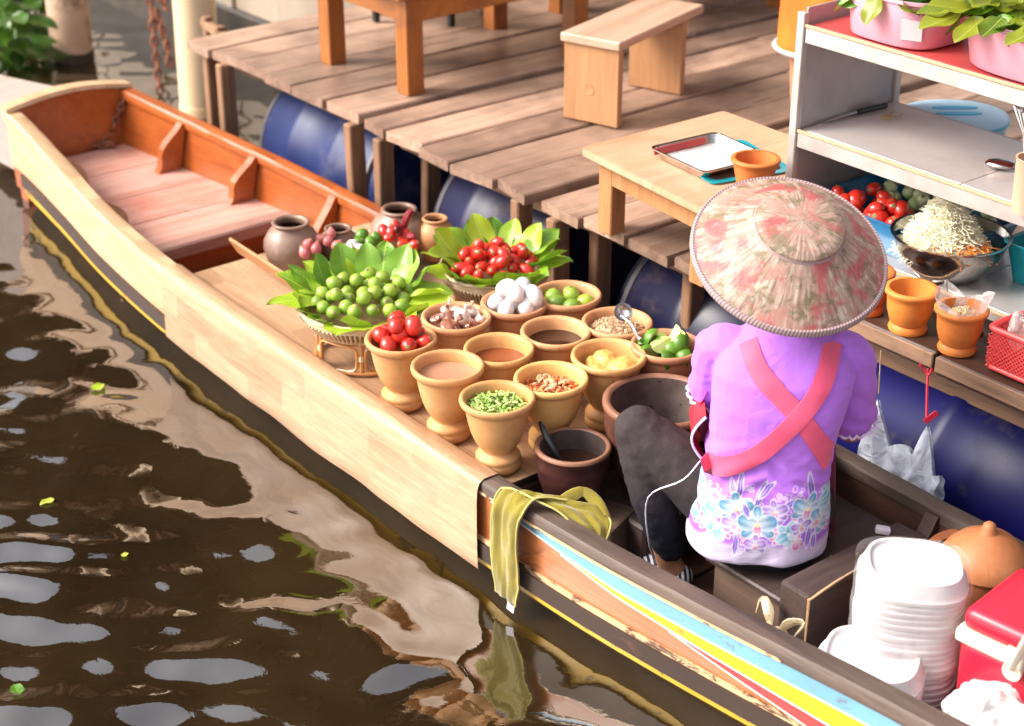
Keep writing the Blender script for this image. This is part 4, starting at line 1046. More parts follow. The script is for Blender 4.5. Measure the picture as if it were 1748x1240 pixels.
# ------------------------------------------------------------------ seat boxes
st = thing('seat_box', 'low dark wooden seat box under the seated person', 'seat', (.90, .05, .064))
MB().box((0.0, .02, .066), (.19, .36, .132), bev=.003).build('box', M['seatside'], st, smooth=False)
MB().box((-.0, .02, .141), (.215, .395, .016), bev=.004).build('top', M['seatw'], st, smooth=False)
bm_ = thing('seat_beam', 'heavy dark beam lying across the boat behind the seat', 'beam', (1.045, .04, .064))
MB().box((0, .0, .10), (.075, .35, .20), bev=.007, seg=2).build('beam', M['seatw'], bm_, smooth=False)
mb = MB(); mb.tube([(.0385, -.176, .02), (.0385, -.176, .195), (.036, -.10, .2015), (.030, -.02, .2012)], [.0015, .0035, .003, .0012], 5); mb.build('raw_edge', M['palerail'], bm_)

# ------------------------------------------------------------------ the seated person
FAC = Vector((-.686, .728, 0)).normalized()
per = thing('person', 'seated person in purple flowered shirt, red apron and wide woven hat, seen from behind', 'person', (.854, -.028, .222), math.atan2(-FAC.x, FAC.y))
RP = Matrix.Rotation(math.atan2(-FAC.x, FAC.y), 4, 'Z')
def loc(p): return RP.inverted() @ (Vector(p)-per.location)
M['skin'] = mat('skin', (.50, .25, .14), (.44, .20, .11), scale=6, rough=.5, sss=.12)
M['hair'] = mat('black hair', (.014, .010, .009), (.008, .006, .006), scale=30, stretch=(6, 6, .5), rough=.35)
knee = loc((.618, -.163, .442)); ankle = loc((.668, -.105, .125)); toe = loc((.575, -.135, .075)); heel = loc((.690, -.088, .082))
hipL = V(-.075, .015, .085); hipR = V(.07, .03, .08)
kneeR = V(.085, .25, .085); ankR = V(-.02, .20, .0)
def limb(mb, pts, rad):
    P_ = bez(pts, 16); n = len(P_); R_ = []
    for i in range(n):
        t = i/(n-1)*(len(rad)-1); k = min(int(t), len(rad)-2); R_.append(rad[k]+(rad[k+1]-rad[k])*(t-k))
    mb.tube(P_, R_, 14); mb.ell(P_[0], (R_[0],)*3, 12, 8); mb.ell(P_[-1], (R_[-1],)*3, 12, 8)
def ering(cx, cy, z, rx, ry, n=28, pw=2.3):
    out = []
    for j in range(n):
        a = 2*PI*j/n; c_, s_ = math.cos(a), math.sin(a)
        out.append(V(cx+rx*abs(c_)**(2/pw)*(1 if c_ > 0 else -1), cy+ry*abs(s_)**(2/pw)*(1 if s_ > 0 else -1), z))
    return out
shL = V(-.104, .045, .432); shR = V(.142, .045, .432)
elL = V(-.122, .13, .25); elR = V(.168, .105, .235)
haL = V(-.10, .27, .235); haR = V(.06, .30, .24)
# body: one continuous surface
b = MB()
b.loft([ering(0, 0, z, rx, ry) for z, rx, ry in ((.0, .105, .085), (.03, .125, .10), (.10, .125, .098), (.19, .100, .08), (.28, .105, .085), (.375, .112, .078), (.425, .10, .058), (.455, .05, .045))])
limb(b, [(.02, .02, .41), (.02, .04, .48), (.02, .055, .54)], [.045, .04, .045])
hc = V(.02, .08, .61)
b.ell(hc, (.066, .082, .098), 20, 14); b.ell(hc+V(0, .03, -.045), (.05, .055, .055), 16, 10)
b.ell(hc+V(0, .088, -.012), (.011, .014, .018), 10, 8)            # nose
for s_ in (-1, 1): b.ell(hc+V(s_*.067, .0, -.01), (.010, .017, .028), 10, 8)   # ears
for s_, sh, el, ha in ((-1, shL, elL, haL), (1, shR, elR, haR)):
    limb(b, [sh, sh.lerp(el, .5)+V(s_*.006, 0, 0), el], [.043, .038, .031]); limb(b, [el, el.lerp(ha, .5), ha], [.032, .03, .021])
    f = (ha-el).normalized(); sd_ = f.cross(V(0, 0, 1)).normalized()
    pc = ha+f*.035
    limb(b, [ha, pc], [.020, .024])
    b.ell(pc, (.026, .030, .014), 12, 8, Matrix.Rotation(math.atan2(-f.x, f.y), 4, 'Z'))
    for k in range(4):                                           # fingers, curled and unequal
        o_ = sd_*(.020-.0133*k); L_ = (.042, .050, .047, .036)[k]
        q0 = pc+o_+f*.018; q1 = q0+f*L_*.5+V(0, 0, .001); q2 = q1+f*L_*.36+V(0, 0, -.014); q3 = q2+f*L_*.1+V(0, 0, -.018)
        limb(b, [q0, q1, q2, q3], [.0088, .0082, .0076, .0062])
    th = sd_*(-s_*.022)
    limb(b, [ha+f*.014+th*.7, ha+f*.03+th*1.7+V(0, 0, -.006), ha+f*.055+th*1.9+V(0, 0, -.016)], [.010, .009, .007])
limb(b, [hipL, hipL.lerp(knee, .5), knee], [.070, .056, .041]); limb(b, [knee, knee.lerp(ankle, .45)+V(0, -.012, 0), ankle], [.041, .040, .027])
limb(b, [hipR, hipR.lerp(kneeR, .5), kneeR], [.07, .056, .044]); limb(b, [kneeR, kneeR.lerp(ankR, .5), ankR], [.048, .044, .027])
limb(b, [heel+V(0, 0, .005), ankle.lerp(toe, .45)+V(0, 0, -.012), toe], [.022, .026, .017]); limb(b, [ankR, ankR+V(-.06, .015, -.01), ankR+V(-.11, .02, -.02)], [.025, .024, .016])
limb(b, [ankle, ankle.lerp(heel, .7)], [.026, .024])
body = link_mesh('body', fuse(b, 'body', .0065, 4), M['skin'], per)
# face: eyes and mouth
for s_ in (-1, 1):
    MB().ell(hc+V(s_*.026, .078, .006), (.011, .006, .006), 10, 6).build('eye', mat('eye white', (.7, .68, .66), rough=.3) if s_ < 0 else bpy.data.materials['eye white'], per)
    MB().ell(hc+V(s_*.026, .0835, .006), (.005, .002, .005), 8, 6).build('iris', M['hair'], per)
MB().ell(hc+V(0, .083, -.050), (.020, .005, .006), 12, 6).build('lips', mat('lips', (.45, .13, .11), rough=.4), per)
hb = MB(); hb.ell(hc+V(0, -.012, .018), (.074, .086, .094), 20, 14); hb.ell(hc+V(0, -.075, -.035), (.04, .035, .045), 14, 10)
link_mesh('hair', fuse(hb, 'hair', .007, 3), M['hair'], per)

# trousers: faded charcoal jeans
tr = MB()
tr.loft([ering(0, 0, z, rx, ry) for z, rx, ry in ((-.005, .11, .088), (.03, .132, .100), (.10, .130, .098), (.18, .108, .084))])
limb(tr, [hipL, hipL.lerp(knee, .5)+V(0, 0, .004), knee], [.080, .066, .049]); limb(tr, [knee, knee.lerp(ankle, .45)+V(0, -.012, 0), ankle+V(0, 0, .035)], [.049, .048, .036])
limb(tr, [hipR, hipR.lerp(kneeR, .5), kneeR], [.078, .066, .05]); limb(tr, [kneeR, kneeR.lerp(ankR, .5), ankR.lerp(kneeR, .12)], [.05, .046, .036])
tm = fuse(tr, 'trousers', .0042, 8)
for v, vn in zip(tm.vertices, NRM[tm.name]):
    n_ = noise.noise(Vector((v.co.x*18, v.co.y*18, v.co.z*34)))
    near = math.exp(-((v.co-knee).length/.09)**2)+.45
    cr_ = (.5-abs(noise.noise(Vector((v.co.x*22+v.co.z*10, v.co.y*22, v.co.z*26)))))*2
    v.co += vn*(.0016*n_*near+.0022*cr_*near+.0012*noise.noise(v.co*60))
def jeans():
    q = NT('faded charcoal denim'); f = q.noise(34, 5, (1, 1, .6)); g = q.noise(260, 2)
    sep = q.n('ShaderNodeSeparateXYZ'); q.L(q.obj(), sep.inputs[0])
    c = q.ramp(f, [(.3, (.028, .0205, .021)), (.7, (.048, .036, .036))])
    c = q.mix(q.ramp(g, [(.3, (0, 0, 0)), (.8, (.5, .5, .5))]), c, (.048, .036, .036))
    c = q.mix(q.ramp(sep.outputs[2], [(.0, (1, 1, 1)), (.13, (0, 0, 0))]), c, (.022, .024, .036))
    q.color(c); q.set(rough=.85, spec=.25); q.bump(q.math('ADD', q.math('MULTIPLY', f, .8), q.math('MULTIPLY', g, .3)), .5, .006); return q.m
tro = link_mesh('trousers', tm, jeans(), per)
tbvh = BVHTree.FromPolygons([v.co.copy() for v in tm.vertices], [tuple(p.vertices) for p in tm.polygons])
# stitched seam along the bent leg
def seam(pts_, off_):
    out = []
    for p in bez(pts_, 26):
        h = tbvh.find_nearest(p+off_)
        out.append(h[0]+h[1]*.0006)
    MB().tube(out, .0013, 5).build('seam', mat('denim seam', (.12, .095, .09), rough=.8), per)
# striped sock shoe
M['stripe'] = None
q = NT('navy and white striped knit'); sep = q.n('ShaderNodeSeparateXYZ'); q.L(q.obj(), sep.inputs[0])
s_ = q.math('SINE', q.math('MULTIPLY', q.math('ADD', sep.outputs[0], q.math('MULTIPLY', sep.outputs[1], .3)), 520.))
q.color(q.mix(q.math('GREATER_THAN', s_, .1), (.02, .022, .06), (.72, .70, .74))); q.set(rough=.8); M['stripe'] = q.m
sk = MB(); limb(sk, [heel+V(0, 0, .006), ankle.lerp(toe, .45)+V(0, 0, -.012), toe], [.027, .031, .022])
link_mesh('striped_shoe', fuse(sk, 'striped_shoe', .005, 3), M['stripe'], per)
sk = MB(); sk.box((0, 0, 0), (.115, .05, .012), bev=.005); mid = (heel+toe)/2; dd = toe-heel
sk.build('shoe_sole', M['black'], per, mid+V(0, 0, -.024), (0, 0, math.atan2(dd.y, dd.x)))

# shirt: purple with a printed flower border
sh = MB()
sh.loft([ering(xx, yy, z, rx, ry, 36, 2.5) for z, rx, ry, yy, xx in ((.030, .140, .112, -.012, -.012), (.036, .144, .115, -.012, -.012), (.08, .143, .115, -.008, -.010), (.14, .136, .108, -.004, -.004), (.20, .125, .098, 0, 0), (.27, .125, .094, .0, .006), (.345, .132, .092, .0, .014), (.405, .137, .086, .006, .02), (.443, .124, .072, .016, .02), (.476, .088, .060, .028, .02), (.50, .056, .05, .038, .02))])
for s_, sh_, el in ((-1, shL, elL), (1, shR, elR)):
    t = .64 if s_ < 0 else .80
    limb(sh, [V(.02+s_*.075, .028, .432), sh_+V(s_*.004, 0, .0), sh_.lerp(el, t*.6)+V(s_*.004, 0, 0), sh_.lerp(el, t)+V(s_*.002, 0, 0)], [.042, .046, .049, .050])
sm = fuse(sh, 'shirt', .0023, 22)
for v, vn in zip(sm.vertices, NRM[sm.name]):
    x, y, z = v.co
    # pulled folds around the tied waist, loose folds over the blades
    wz = math.exp(-((z-.215)/.05)**2)
    f1 = math.sin((z*1.0+abs(x)*.55-.02*noise.noise(v.co*9))*150)*.0035*wz
    f2 = .0028*noise.noise(Vector((x*10+3, y*6, z*16)))+.0011*(.5-abs(noise.noise(Vector((x*20+z*14, y*9, z*30-x*10)))))*2
    f3 = .005*math.exp(-((z-.03)/.05)**2)*math.sin(x*60+3*noise.noise(v.co*8))*.6
    arm = max(0, abs(x-.02)-.125)
    f4 = .002*math.sin(z*95+x*60)*min(1, arm/.03)
    v.co += vn*(f1+f2+f3+f4)
import numpy as np
def paint_shirt(me):
    """printed border: orchids, spikes and sprigs in fabric coordinates (x across, z up)"""
    n = len(me.vertices); co = np.empty(n*3); me.vertices.foreach_get('co', co); co = co.reshape(-1, 3); X, Z = co[:, 0], co[:, 2]
    rg = np.random.RandomState(4); C = np.empty((n, 3)); C[:] = (.42, .14, .68)
    def blend(mask, col): 
        m = mask[:, None]; C[:] = C*(1-m)+np.array(col)*m
    def soft(d, w=.0012): return np.clip(.5-d/w, 0, 1)
    wob = .006*np.sin(X*46)+.004*np.sin(X*113+1)
    blend(np.clip((.175+wob*2-Z)/.05, 0, 1)*.75, (.26, .075, .50))
    blend(np.clip((.082+wob-Z)/.012, 0, 1), (.60, .52, .70))
    def ellipse(cx, cz, a, b, rot):
        dx, dz = X-cx, Z-cz; c, s = math.cos(rot), math.sin(rot); u, v = dx*c+dz*s, -dx*s+dz*c
        return (np.sqrt((u/a)**2+(v/b)**2)-1)*min(a, b), u/a, v/b
    def petal(cx, cz, ang, L, W, c0, c1, line=(.86, .83, .92)):
        px_, pz_ = cx+math.cos(ang)*L*.5, cz+math.sin(ang)*L*.5
        d, u, v = ellipse(px_, pz_, L*.5, W*.5, ang)
        blend(soft(d-.0013), tuple(x*.9 for x in line))
        t = np.clip((u+1)/2, 0, 1)
        m = soft(d); col = np.array(c0)*(1-t[:, None])+np.array(c1)*t[:, None]
        vein = .82+.18*np.cos(v*7); C[:] = C*(1-m[:, None])+col*vein[:, None]*m[:, None]
    WH = (.66, .74, .80)
    def orchid(cx, cz, R_, rot, kind):
        if kind == 'blue': c0, c1, lip = WH, (.025, .26, .48), (.60, .03, .27)
        elif kind == 'teal': c0, c1, lip = (.05, .36, .54), (.50, .72, .80), (.40, .66, .78)
        elif kind == 'lilac': c0, c1, lip = (.76, .66, .88), (.26, .09, .52), (.66, .06, .38)
        else: c0, c1, lip = (.82, .60, .76), (.60, .02, .26), (.80, .65, .76)
        for k, a in enumerate((PI/2, PI/2+2.2, PI/2-2.2)): petal(cx, cz, rot+a, R_*1.02, R_*.55, c0, c1)
        for a in (.25, PI-.25): petal(cx, cz, rot+a, R_*1.05, R_*.85, c0, c1)
        petal(cx, cz, rot-PI/2, R_*.62, R_*.42, lip, (.84, .70, .84))
        d, u, v = ellipse(cx, cz, R_*.12, R_*.12, 0); blend(soft(d), (.80, .68, .30) if kind != 'teal' else WH)
    def spike(cx, cz, L, W, rot, col=(.13, .06, .38)):
        d, u, v = ellipse(cx, cz, L/2, W/2, rot); blend(soft(d-.0013), (.80, .76, .88)); blend(soft(d), col); blend(soft(np.abs(v)*W/2-.0012)*soft(d), (.34, .22, .62))
    def sprig(cx, cz, k):
        for j in range(k):
            x_, z_ = cx+rg.uniform(-.02, .02), cz+rg.uniform(-.022, .022); r_ = rg.uniform(.0022, .0045)
            d, u, v = ellipse(x_, z_, r_, r_, 0); blend(soft(np.abs(d)-.0007, .001), (.82, .70, .90)); 
            if j % 3 == 0: blend(soft(d), (.60, .36, .80))
    for o in (0, -.262, .262):
        for cx, cz in ((-.11, .165), (-.03, .185), (.03, .165), (.06, .185), (.125, .165), (0, .145), (-.08, .15)): sprig(cx+o, cz, 14)
        for cx, cz, L, r_ in ((-.051, .19, .062, 1.5), (-.062, .18, .05, 1.8), (-.010, .182, .055, 1.25), (.002, .195, .04, .9), (.088, .195, .058, 1.75), (.045, .165, .035, .5), (.02, .12, .05, .7)): spike(cx+o, cz, L, .010, r_)
        for cx, cz, R_, r_, kd in ((-.092, .145, .026, .3, 'lilac'), (.02, .150, .026, .2, 'lilac'), (-.130, .150, .026, 0, 'teal'), (.125, .168, .022, .6, 'teal'),
            (-.120, .110, .018, .8, 'pink'), (-.075, .108, .020, -.5, 'pink'), (.032, .104, .022, .5, 'pink'), (.075, .138, .020, -.4, 'pink'), (.125, .112, .018, .9, 'pink'), (-.03, .092, .016, 2.4, 'pink'), (.065, .088, .018, 1.9, 'pink'),
            (-.055, .150, .034, .15, 'blue'), (-.112, .128, .028, .9, 'teal'), (-.096, .100, .024, 2.6, 'teal'), (.085, .152, .032, -.3, 'blue'), (.108, .122, .026, -.9, 'blue'), (.050, .105, .027, .9, 'teal'), (-.058, .118, .024, .1, 'lilac'), (.074, .118, .020, .2, 'lilac'),
            (-.012, .122, .038, .05, 'blue'), (-.014, .080, .022, 0, 'lilac')): orchid(cx+o, cz, R_, r_, kd)
        for cx, cz, L, r_ in ((-.053, .078, .042, 1.55), (.089, .092, .042, 1.5), (.100, .080, .03, 1.6), (-.036, .150, .03, 2.0)): spike(cx+o, cz, L, .009, r_)
    for f in ((np.abs(Z-.050) < .0012), ): C[f] *= .86
    at_ = me.color_attributes.new('print', 'FLOAT_COLOR', 'POINT'); buf = np.ones((n, 4)); buf[:, :3] = C*np.where(C.sum(1) > 1.6, .86, 1.0)[:, None]; at_.data.foreach_set('color', buf.ravel())
def shirt_mat():
    q = NT('purple shirt with flower border'); at_ = q.n('ShaderNodeVertexColor', layer_name='print')
    nz = q.noise(7, 4, off=False); c = q.mix(q.ramp(nz, [(.3, (0, 0, 0)), (.75, (.30, .30, .30))]), at_.outputs[0], (.62, .30, .82), 'MIX')
    c = q.mix(.75, c, at_.outputs[0])
    q.color(c); q.set(rough=.78, sheen=.15)
    q.bump(q.math('ADD', q.noise(16, 5, (1, 1, 1.6), off=False, dist=.9), q.math('MULTIPLY', q.noise(700, 1, off=False), .08)), .3, .010); return q.m
paint_shirt(sm)
sho = link_mesh('shirt', sm, shirt_mat(), per)
bvh = BVHTree.FromPolygons([v.co.copy() for v in sm.vertices], [tuple(p.vertices) for p in sm.polygons])
M['frill'] = mat('white lace frill', (.82, .66, .86), (.74, .55, .80), rough=.7)
for s_, sh_, el, t in ((-1, shL, elL, .66), (1, shR, elR, .82)):
    c_ = sh_.lerp(el, t)+V(s_*.002, 0, 0); ax = (el-sh_).normalized(); u_ = ax.orthogonal().normalized(); v_ = ax.cross(u_)
    MB().tube([c_+(u_*math.cos(2*PI*k/60)+v_*math.sin(2*PI*k/60))*(.0485+.003*math.sin(k*1.7))+ax*(.018+.003*math.sin(k*2.3)) for k in range(60)], .0035, 6, closed=True).build('sleeve_frill', M['frill'], per)
# apron straps follow the shirt
M['apron'] = mat('coral red apron cloth', (0.78, 0.096, 0.2), (0.7, 0.068, 0.16), scale=14, rough=.65, bump=.2, sheen=.2)
M['apronin'] = mat('deep red apron lining', (.66, .012, .03), (.56, .01, .025), scale=14, rough=.6)
def hit(x, z, yback=-1):
    r_ = bvh.ray_cast(V(x, yback, z), V(0, 1 if yback < 0 else -1, 0))
    return r_[0] if r_[0] is not None else None
def ribbon(name, path, wd, m, off=.0035, th=.0025):
    path = bez([(p[0], 0, p[1]) for p in path], 26); ra = []; last = None
    for i, p in enumerate(path):
        t = (path[min(i+1, len(path)-1)]-path[max(i-1, 0)]).normalized(); n_ = V(-t.z, 0, t.x)
        row = []
        for k in range(5):
            q_ = p+n_*wd*(k/4-.5); h = hit(q_.x, q_.z)
            if h is None:
                h = V(q_.x, last if last is not None else 0, q_.z)
            last = h.y; row.append(V(h.x, h.y-off-(.0012 if 0 < k < 4 else 0), h.z))
        ra.append(row)
    mb = MB(); rings = [row + [p+V(0, th, 0) for p in row[::-1]] for row in ra]
    return mb.loft(rings).build(name, m, per, angle=60)
ribbon('apron_strap', [(-.055, .475), (-.030, .435), (.012, .395), (.056, .352), (.095, .295), (.126, .238)], .038, M['apron'])
ribbon('apron_strap', [(.108, .475), (.097, .432), (.078, .392), (.042, .342), (-.013, .280), (-.067, .240), (-.126, .218)], .038, M['apron'], .0065)
# side fold of the apron bib, seen beyond the left waist, edged in white
bb = MB(); n = 14
def bib(u, v):
    z = .205+.10*v; x = -.126-.026*math.sin(PI*v)-.010*u; y = -.02+.11*u
    return (x, y, z)
bb.grid(bib, 6, 12); bb.build('apron_bib', M['apronin'], per)
bb = MB(); bb.loft([ering(0, 0.012, z, rx, ry, 30, 2.5) for z, rx, ry in ((.0, .158, .118), (.22, .139, .104), (.30, .142, .102), (.40, .10, .098))], False, False)
# keep only the front half for the apron panel
am = bb.mesh('apron_panel'); bmx = bmesh.new(); bmx.from_mesh(am)
bmesh.ops.delete(bmx, geom=[f for f in bmx.faces if f.calc_center_median().y < .035], context='FACES'); bmx.to_mesh(am); bmx.free()
link_mesh('apron_panel', am, M['apron'], per)
MB().tube([V(*bib(0, k/12))+V(0, -.002, 0) for k in range(13)], .0028, 6).build('apron_piping', M['white'], per)
# waist string hanging down beside the leg, and one trailing over the beam
s0 = V(-.132, -.03, .21); pk = [s0, V(-.165, -.06, .18), loc((.695, -.20, .33)), loc((.690, -.19, .22)), loc((.676, -.150, .135))]
MB().tube(bez(pk, 20), .0023, 6, flat=.6).build('apron_tie', M['white'], per)
MB().tube(bez([V(.14, -.05, .02), V(.17, -.03, -.004), V(.22, .0, -.006), V(.245, .03, .0)], 14), .0028, 6, flat=.6).build('apron_tie', M['white'], per)
# pocket flap with print above the trousers pocket
# hat
def hat_mat():
    q = NT('faded rose print hat cloth'); sep = q.n('ShaderNodeSeparateXYZ'); q.L(q.obj(), sep.inputs[0])
    ang = q.math('ARCTAN2', sep.outputs[1], sep.outputs[0]); rad = q.math('SQRT', q.math('ADD', q.math('POWER', sep.outputs[0], 2.), q.math('POWER', sep.outputs[1], 2.)))
    ca = q.n('ShaderNodeCombineXYZ'); q.L(q.math('MULTIPLY', q.math('COSINE', ang), 1.), ca.inputs[0]); q.L(q.math('SINE', ang), ca.inputs[1]); q.L(q.math('MULTIPLY', rad, 4.), ca.inputs[2])
    st_ = q.noise(17, 6, (1, 1, .35), off=False, rough=.7, vec=ca.outputs[0])
    n1 = q.noise(26, 5, off=False, rough=.65, dist=1.); n2 = q.noise(14, 4, off=False, rough=.6, dist=.6); n3 = q.noise(19, 4, (1, 1, 1), off=False, rough=.6, dist=.8, rot=(.4, .9, 2.))
    c = q.ramp(st_, [(.33, (.17, .09, .07)), (.5, (.37, .24, .18)), (.67, (.58, .45, .37))])
    c = q.mix(q.ramp(n1, [(.48, (0, 0, 0)), (.60, (.8, .8, .8))]), c, (.13, .105, .045))
    c = q.mix(q.ramp(n3, [(.52, (0, 0, 0)), (.62, (.8, .8, .8))]), c, (.42, .20, .16))
    c = q.mix(q.ramp(n2, [(.53, (0, 0, 0)), (.62, (.75, .75, .75))]), c, (.42, .05, .065))
    gl_ = q.noise(33, 3, off=False); c = q.mix(q.ramp(gl_, [(.62, (0, 0, 0)), (.72, (.6, .6, .6))]), c, (.56, .46, .38))
    q.color(c); q.set(rough=.55); q.bump(q.math('ADD', st_, q.math('MULTIPLY', n1, .4)), .35, .004); return q.m
q = NT('blue grey braided rim'); sep = q.n('ShaderNodeSeparateXYZ'); q.L(q.obj(), sep.inputs[0])
ang = q.math('ARCTAN2', sep.outputs[1], sep.outputs[0]); rad = q.math('SQRT', q.math('ADD', q.math('POWER', sep.outputs[0], 2.), q.math('POWER', sep.outputs[1], 2.)))
sv = q.math('SINE', q.math('ADD', q.math('MULTIPLY', ang, 170.), q.math('MULTIPLY', rad, 420.))); q.color(q.mix(q.math('GREATER_THAN', sv, .15), (.46, .31, .28), (.19, .14, .17))); q.set(rough=.6); q.bump(sv, .2, .001); M['braid'] = q.m
HR = .190
hat_o = MB()
prof = [(HR, 0), (HR*.97, .006), (HR*.86, .022), (HR*.72, .043), (HR*.58, .063), (HR*.49, .076), (HR*.455, .082), (HR*.445, .090), (HR*.42, .0945), (HR*.36, .0985), (HR*.25, .102), (HR*.12, .104), (.001, .1045)]
hat_o.lathe(prof + [(.001, .099), (HR*.3, .094), (HR*.40, .084), (HR*.45, .068), (HR*.6, .052), (HR*.86, .016), (HR*.985, -.004), (HR, 0)], 64)
hp = V(0.012, .014, .648)
ho = hat_o.build('hat', hat_mat(), per, hp, (math.radians(29), math.radians(2), .3), angle=30)
ho['label'] = 'wide round woven hat covered in faded rose print'
MB().lathe([(HR*.955, .0075), (HR*.985, .0085), (HR*1.004, .003), (HR*1.004, -.004), (HR*.985, -.008)], 96).build('rim_band', M['braid'], ho, angle=60)
MB().lathe([(HR*.464, .0815), (HR*.455, .0840), (HR*.452, .0865)], 64).build('crown_band', M['braid'], ho)

# ------------------------------------------------------------------ things in the boat behind the person
# white plug ended cord on the beam
MB().box((0, 0, 0), (.030, .016, .014), bev=.004, seg=2).build('white_clip', M['white'], None, tuple(A(1507, 905, .275)), (.2, .2, .9), label='small white plastic clip lying on the dark beam', cat='clip')
# foam food boxes: each box of a stack its own
def foam_mesh(wd, h, lid):
    mb = MB(); n = 40
    def rr(w_, z_, k=.30): return [V(*( (lambda a: (w_*abs(math.cos(a))**.72*(1 if math.cos(a) > 0 else -1), w_*.92*abs(math.sin(a))**.72*(1 if math.sin(a) > 0 else -1), z_))(2*PI*j/n))) for j in range(n)]
    if lid: rings = [rr(wd, 0), rr(wd*1.0, .006), rr(wd*.965, .008), rr(wd*.95, .012), rr(wd*.86, h), rr(wd*.80, h), rr(wd*.76, h-.006), rr(wd*.3, h-.0075)]
    else: rings = [rr(wd*.96, -.006), rr(wd*1.0, 0), rr(wd*1.0, .006), rr(wd*.97, .0075), rr(wd*.955, .011)]
    mb.loft(rings); me = mb.mesh('foam_box', True, 50); me.materials.append(M['foam']); return me
FB = foam_mesh(.098, .03, False); FL = foam_mesh(.098, .036, True)
def foam_stack(px_, py_, ztop, zb, label, top_label, rot, lean, group):
    p = A(px_, py_, ztop); n = int((ztop-.036-zb)/.0135); r_ = random.Random(int(px_))
    for k in range(n):
        inst(FB, (p.x+lean[0]*(n-k)/n+r_.uniform(-.002, .002), p.y+lean[1]*(n-k)/n+r_.uniform(-.002, .002), zb+.006+.0135*k), (0, 0, rot+r_.uniform(-.04, .04)), None, (1, 1, 1), label, 'foam box', group, name='foam_box')
    inst(FL, (p.x, p.y, zb+.006+.0135*n), (r_.uniform(-.02, .04), .02, rot), None, 1.02, top_label, 'foam box', name='foam_box')
    return p, n
p1_, n1_ = foam_stack(1560, 962, .415, .066, 'white foam box nested in the tall stack', 'white foam lid topping the tall stack beside the red cooler', .75, (.0, .0), 'foam boxes in the tall stack')
p2_, n2_ = foam_stack(1488, 1112, .275, .066, 'white foam box nested in the short stack', 'white foam lid topping the short stack by the striped gunwale', .55, (.0, .0), 'foam boxes in the short stack')
# loose plastic sleeve pulled over the tall stack
mb = MB(); n = 48; rings = []
for z_ in [.23+.02*k for k in range(10)]:
    rings.append([V((.1035+.004*noise.noise(Vector((math.cos(2*PI*j/n)*3, math.sin(2*PI*j/n)*3, z_*30))))*abs(math.cos(2*PI*j/n))**.6*(1 if math.cos(2*PI*j/n) > 0 else -1), (.0965+.004*noise.noise(Vector((math.cos(2*PI*j/n)*3, math.sin(2*PI*j/n)*3, z_*30+5))))*abs(math.sin(2*PI*j/n))**.6*(1 if math.sin(2*PI*j/n) > 0 else -1), z_) for j in range(n)])
mb.loft(rings, False, False); M['sleeve'] = film('clear sleeve', (.80, .77, .75), .24, .2, 20)
mb.build('plastic_sleeve', M['sleeve'], None, (p1_.x, p1_.y, 0), (0, 0, .75), label='clear plastic sleeve wrapped round the tall foam stack', cat='plastic sleeve')
# red cooler
pc = A(1655, 1005, .40); co = thing('cooler', 'red plastic cooler with off white lid rim and carrying handle', 'cooler', (pc.x+.132, pc.y+.055, .066), .12)
MB().box((0, 0, .135), (.23, .20, .27), bev=.022, seg=3, taper=.94).build('body', M['coolerred'], co)
MB().box((0, 0, .279), (.242, .212, .028), bev=.008, seg=2).build('lid_rim', M['coolerwhite'], co)
MB().box((0, 0, .312), (.228, .198, .045), bev=.020, seg=3).build('lid', M['coolerred'], co)
for s_ in (-1, 1):
    hd = MB(); hd.box((0, s_*.110, .285), (.035, .010, .05), bev=.004); hd.lathe([(.001, 0), (.018, 0), (.018, .01), (.001, .01)], 16, M=Matrix.Translation((0, s_*.11+(.0 if s_ > 0 else -.005), .262)) @ Matrix.Rotation(-PI/2, 4, 'X'))
    hd.build('hinge', M['coolerwhite'], co)
MB().tube(bez([(0, -.113, .27), (.02, -.115, .34), (.03, -.09, .375), (.03, .09, .375), (.02, .115, .34), (0, .113, .27)], 24), .011, 8, flat=.5).build('handle', M['coolerwhite'], co)
# orange clay stove and its lid
M['claylid'] = terracotta('smoky orange clay', (.52, .20, .085), (.36, .115, .045))
pk_ = A(1672, 935, .30); cl = thing('clay_pot', 'orange clay cooking pot with domed lid in the stern', 'pot', (pk_.x+.0, pk_.y+.0, .066))
MB().lathe([(.001, 0), (.06, 0), (.085, .08), (.098, .17), (.105, .205), (.103, .215), (.085, .21)], 40).build('body', M['claylid'], cl)
MB().lathe([(.090, .212), (.088, .222), (.078, .240), (.056, .262), (.032, .275), (.018, .281), (.014, .290), (.012, .298), (.006, .303), (.001, .304)], 36, c=(.022, -.010, .004)).build('lid', M['claylid'], cl)
# crumpled plastic bags
def bag(name, m, c, size, label, seed, knots=True):
    root = thing(name, label, 'bag', tuple(c)); r_ = random.Random(seed); mb = MB()
    mb.ell((0, 0, size[2]*.5), (size[0], size[1], size[2]*.5), 20, 14)
    for k in range(6):
        a = r_.uniform(0, 6.28); mb.ell((size[0]*.6*math.cos(a), size[1]*.6*math.sin(a), size[2]*r_.uniform(.3, .7)), (size[0]*.5, size[1]*.45, size[2]*.35), 12, 8)
    me = fuse(mb, 'film', .006, 2)
    for v, vn in zip(me.vertices, NRM[me.name]):
        n_ = abs(noise.noise(v.co*22+Vector((seed, 0, 0))))+.5*abs(noise.noise(v.co*48+Vector((0, seed, 0))))
        v.co += vn*(.020*(n_-.35))
    link_mesh('film', me, m, root)
    if knots:
        for s_ in (-1, 1):
            MB().tube(bez([(s_*.01, 0, size[2]*.95), (s_*.03, .01, size[2]*1.2), (s_*.055, .02, size[2]*1.25), (s_*.05, .0, size[2]*1.05)], 12), [.004, .006, .009, .011, .011, .010, .009, .009, .010, .010, .008, .006, .003], 7, flat=.35).build('handle', m, root)
    return root
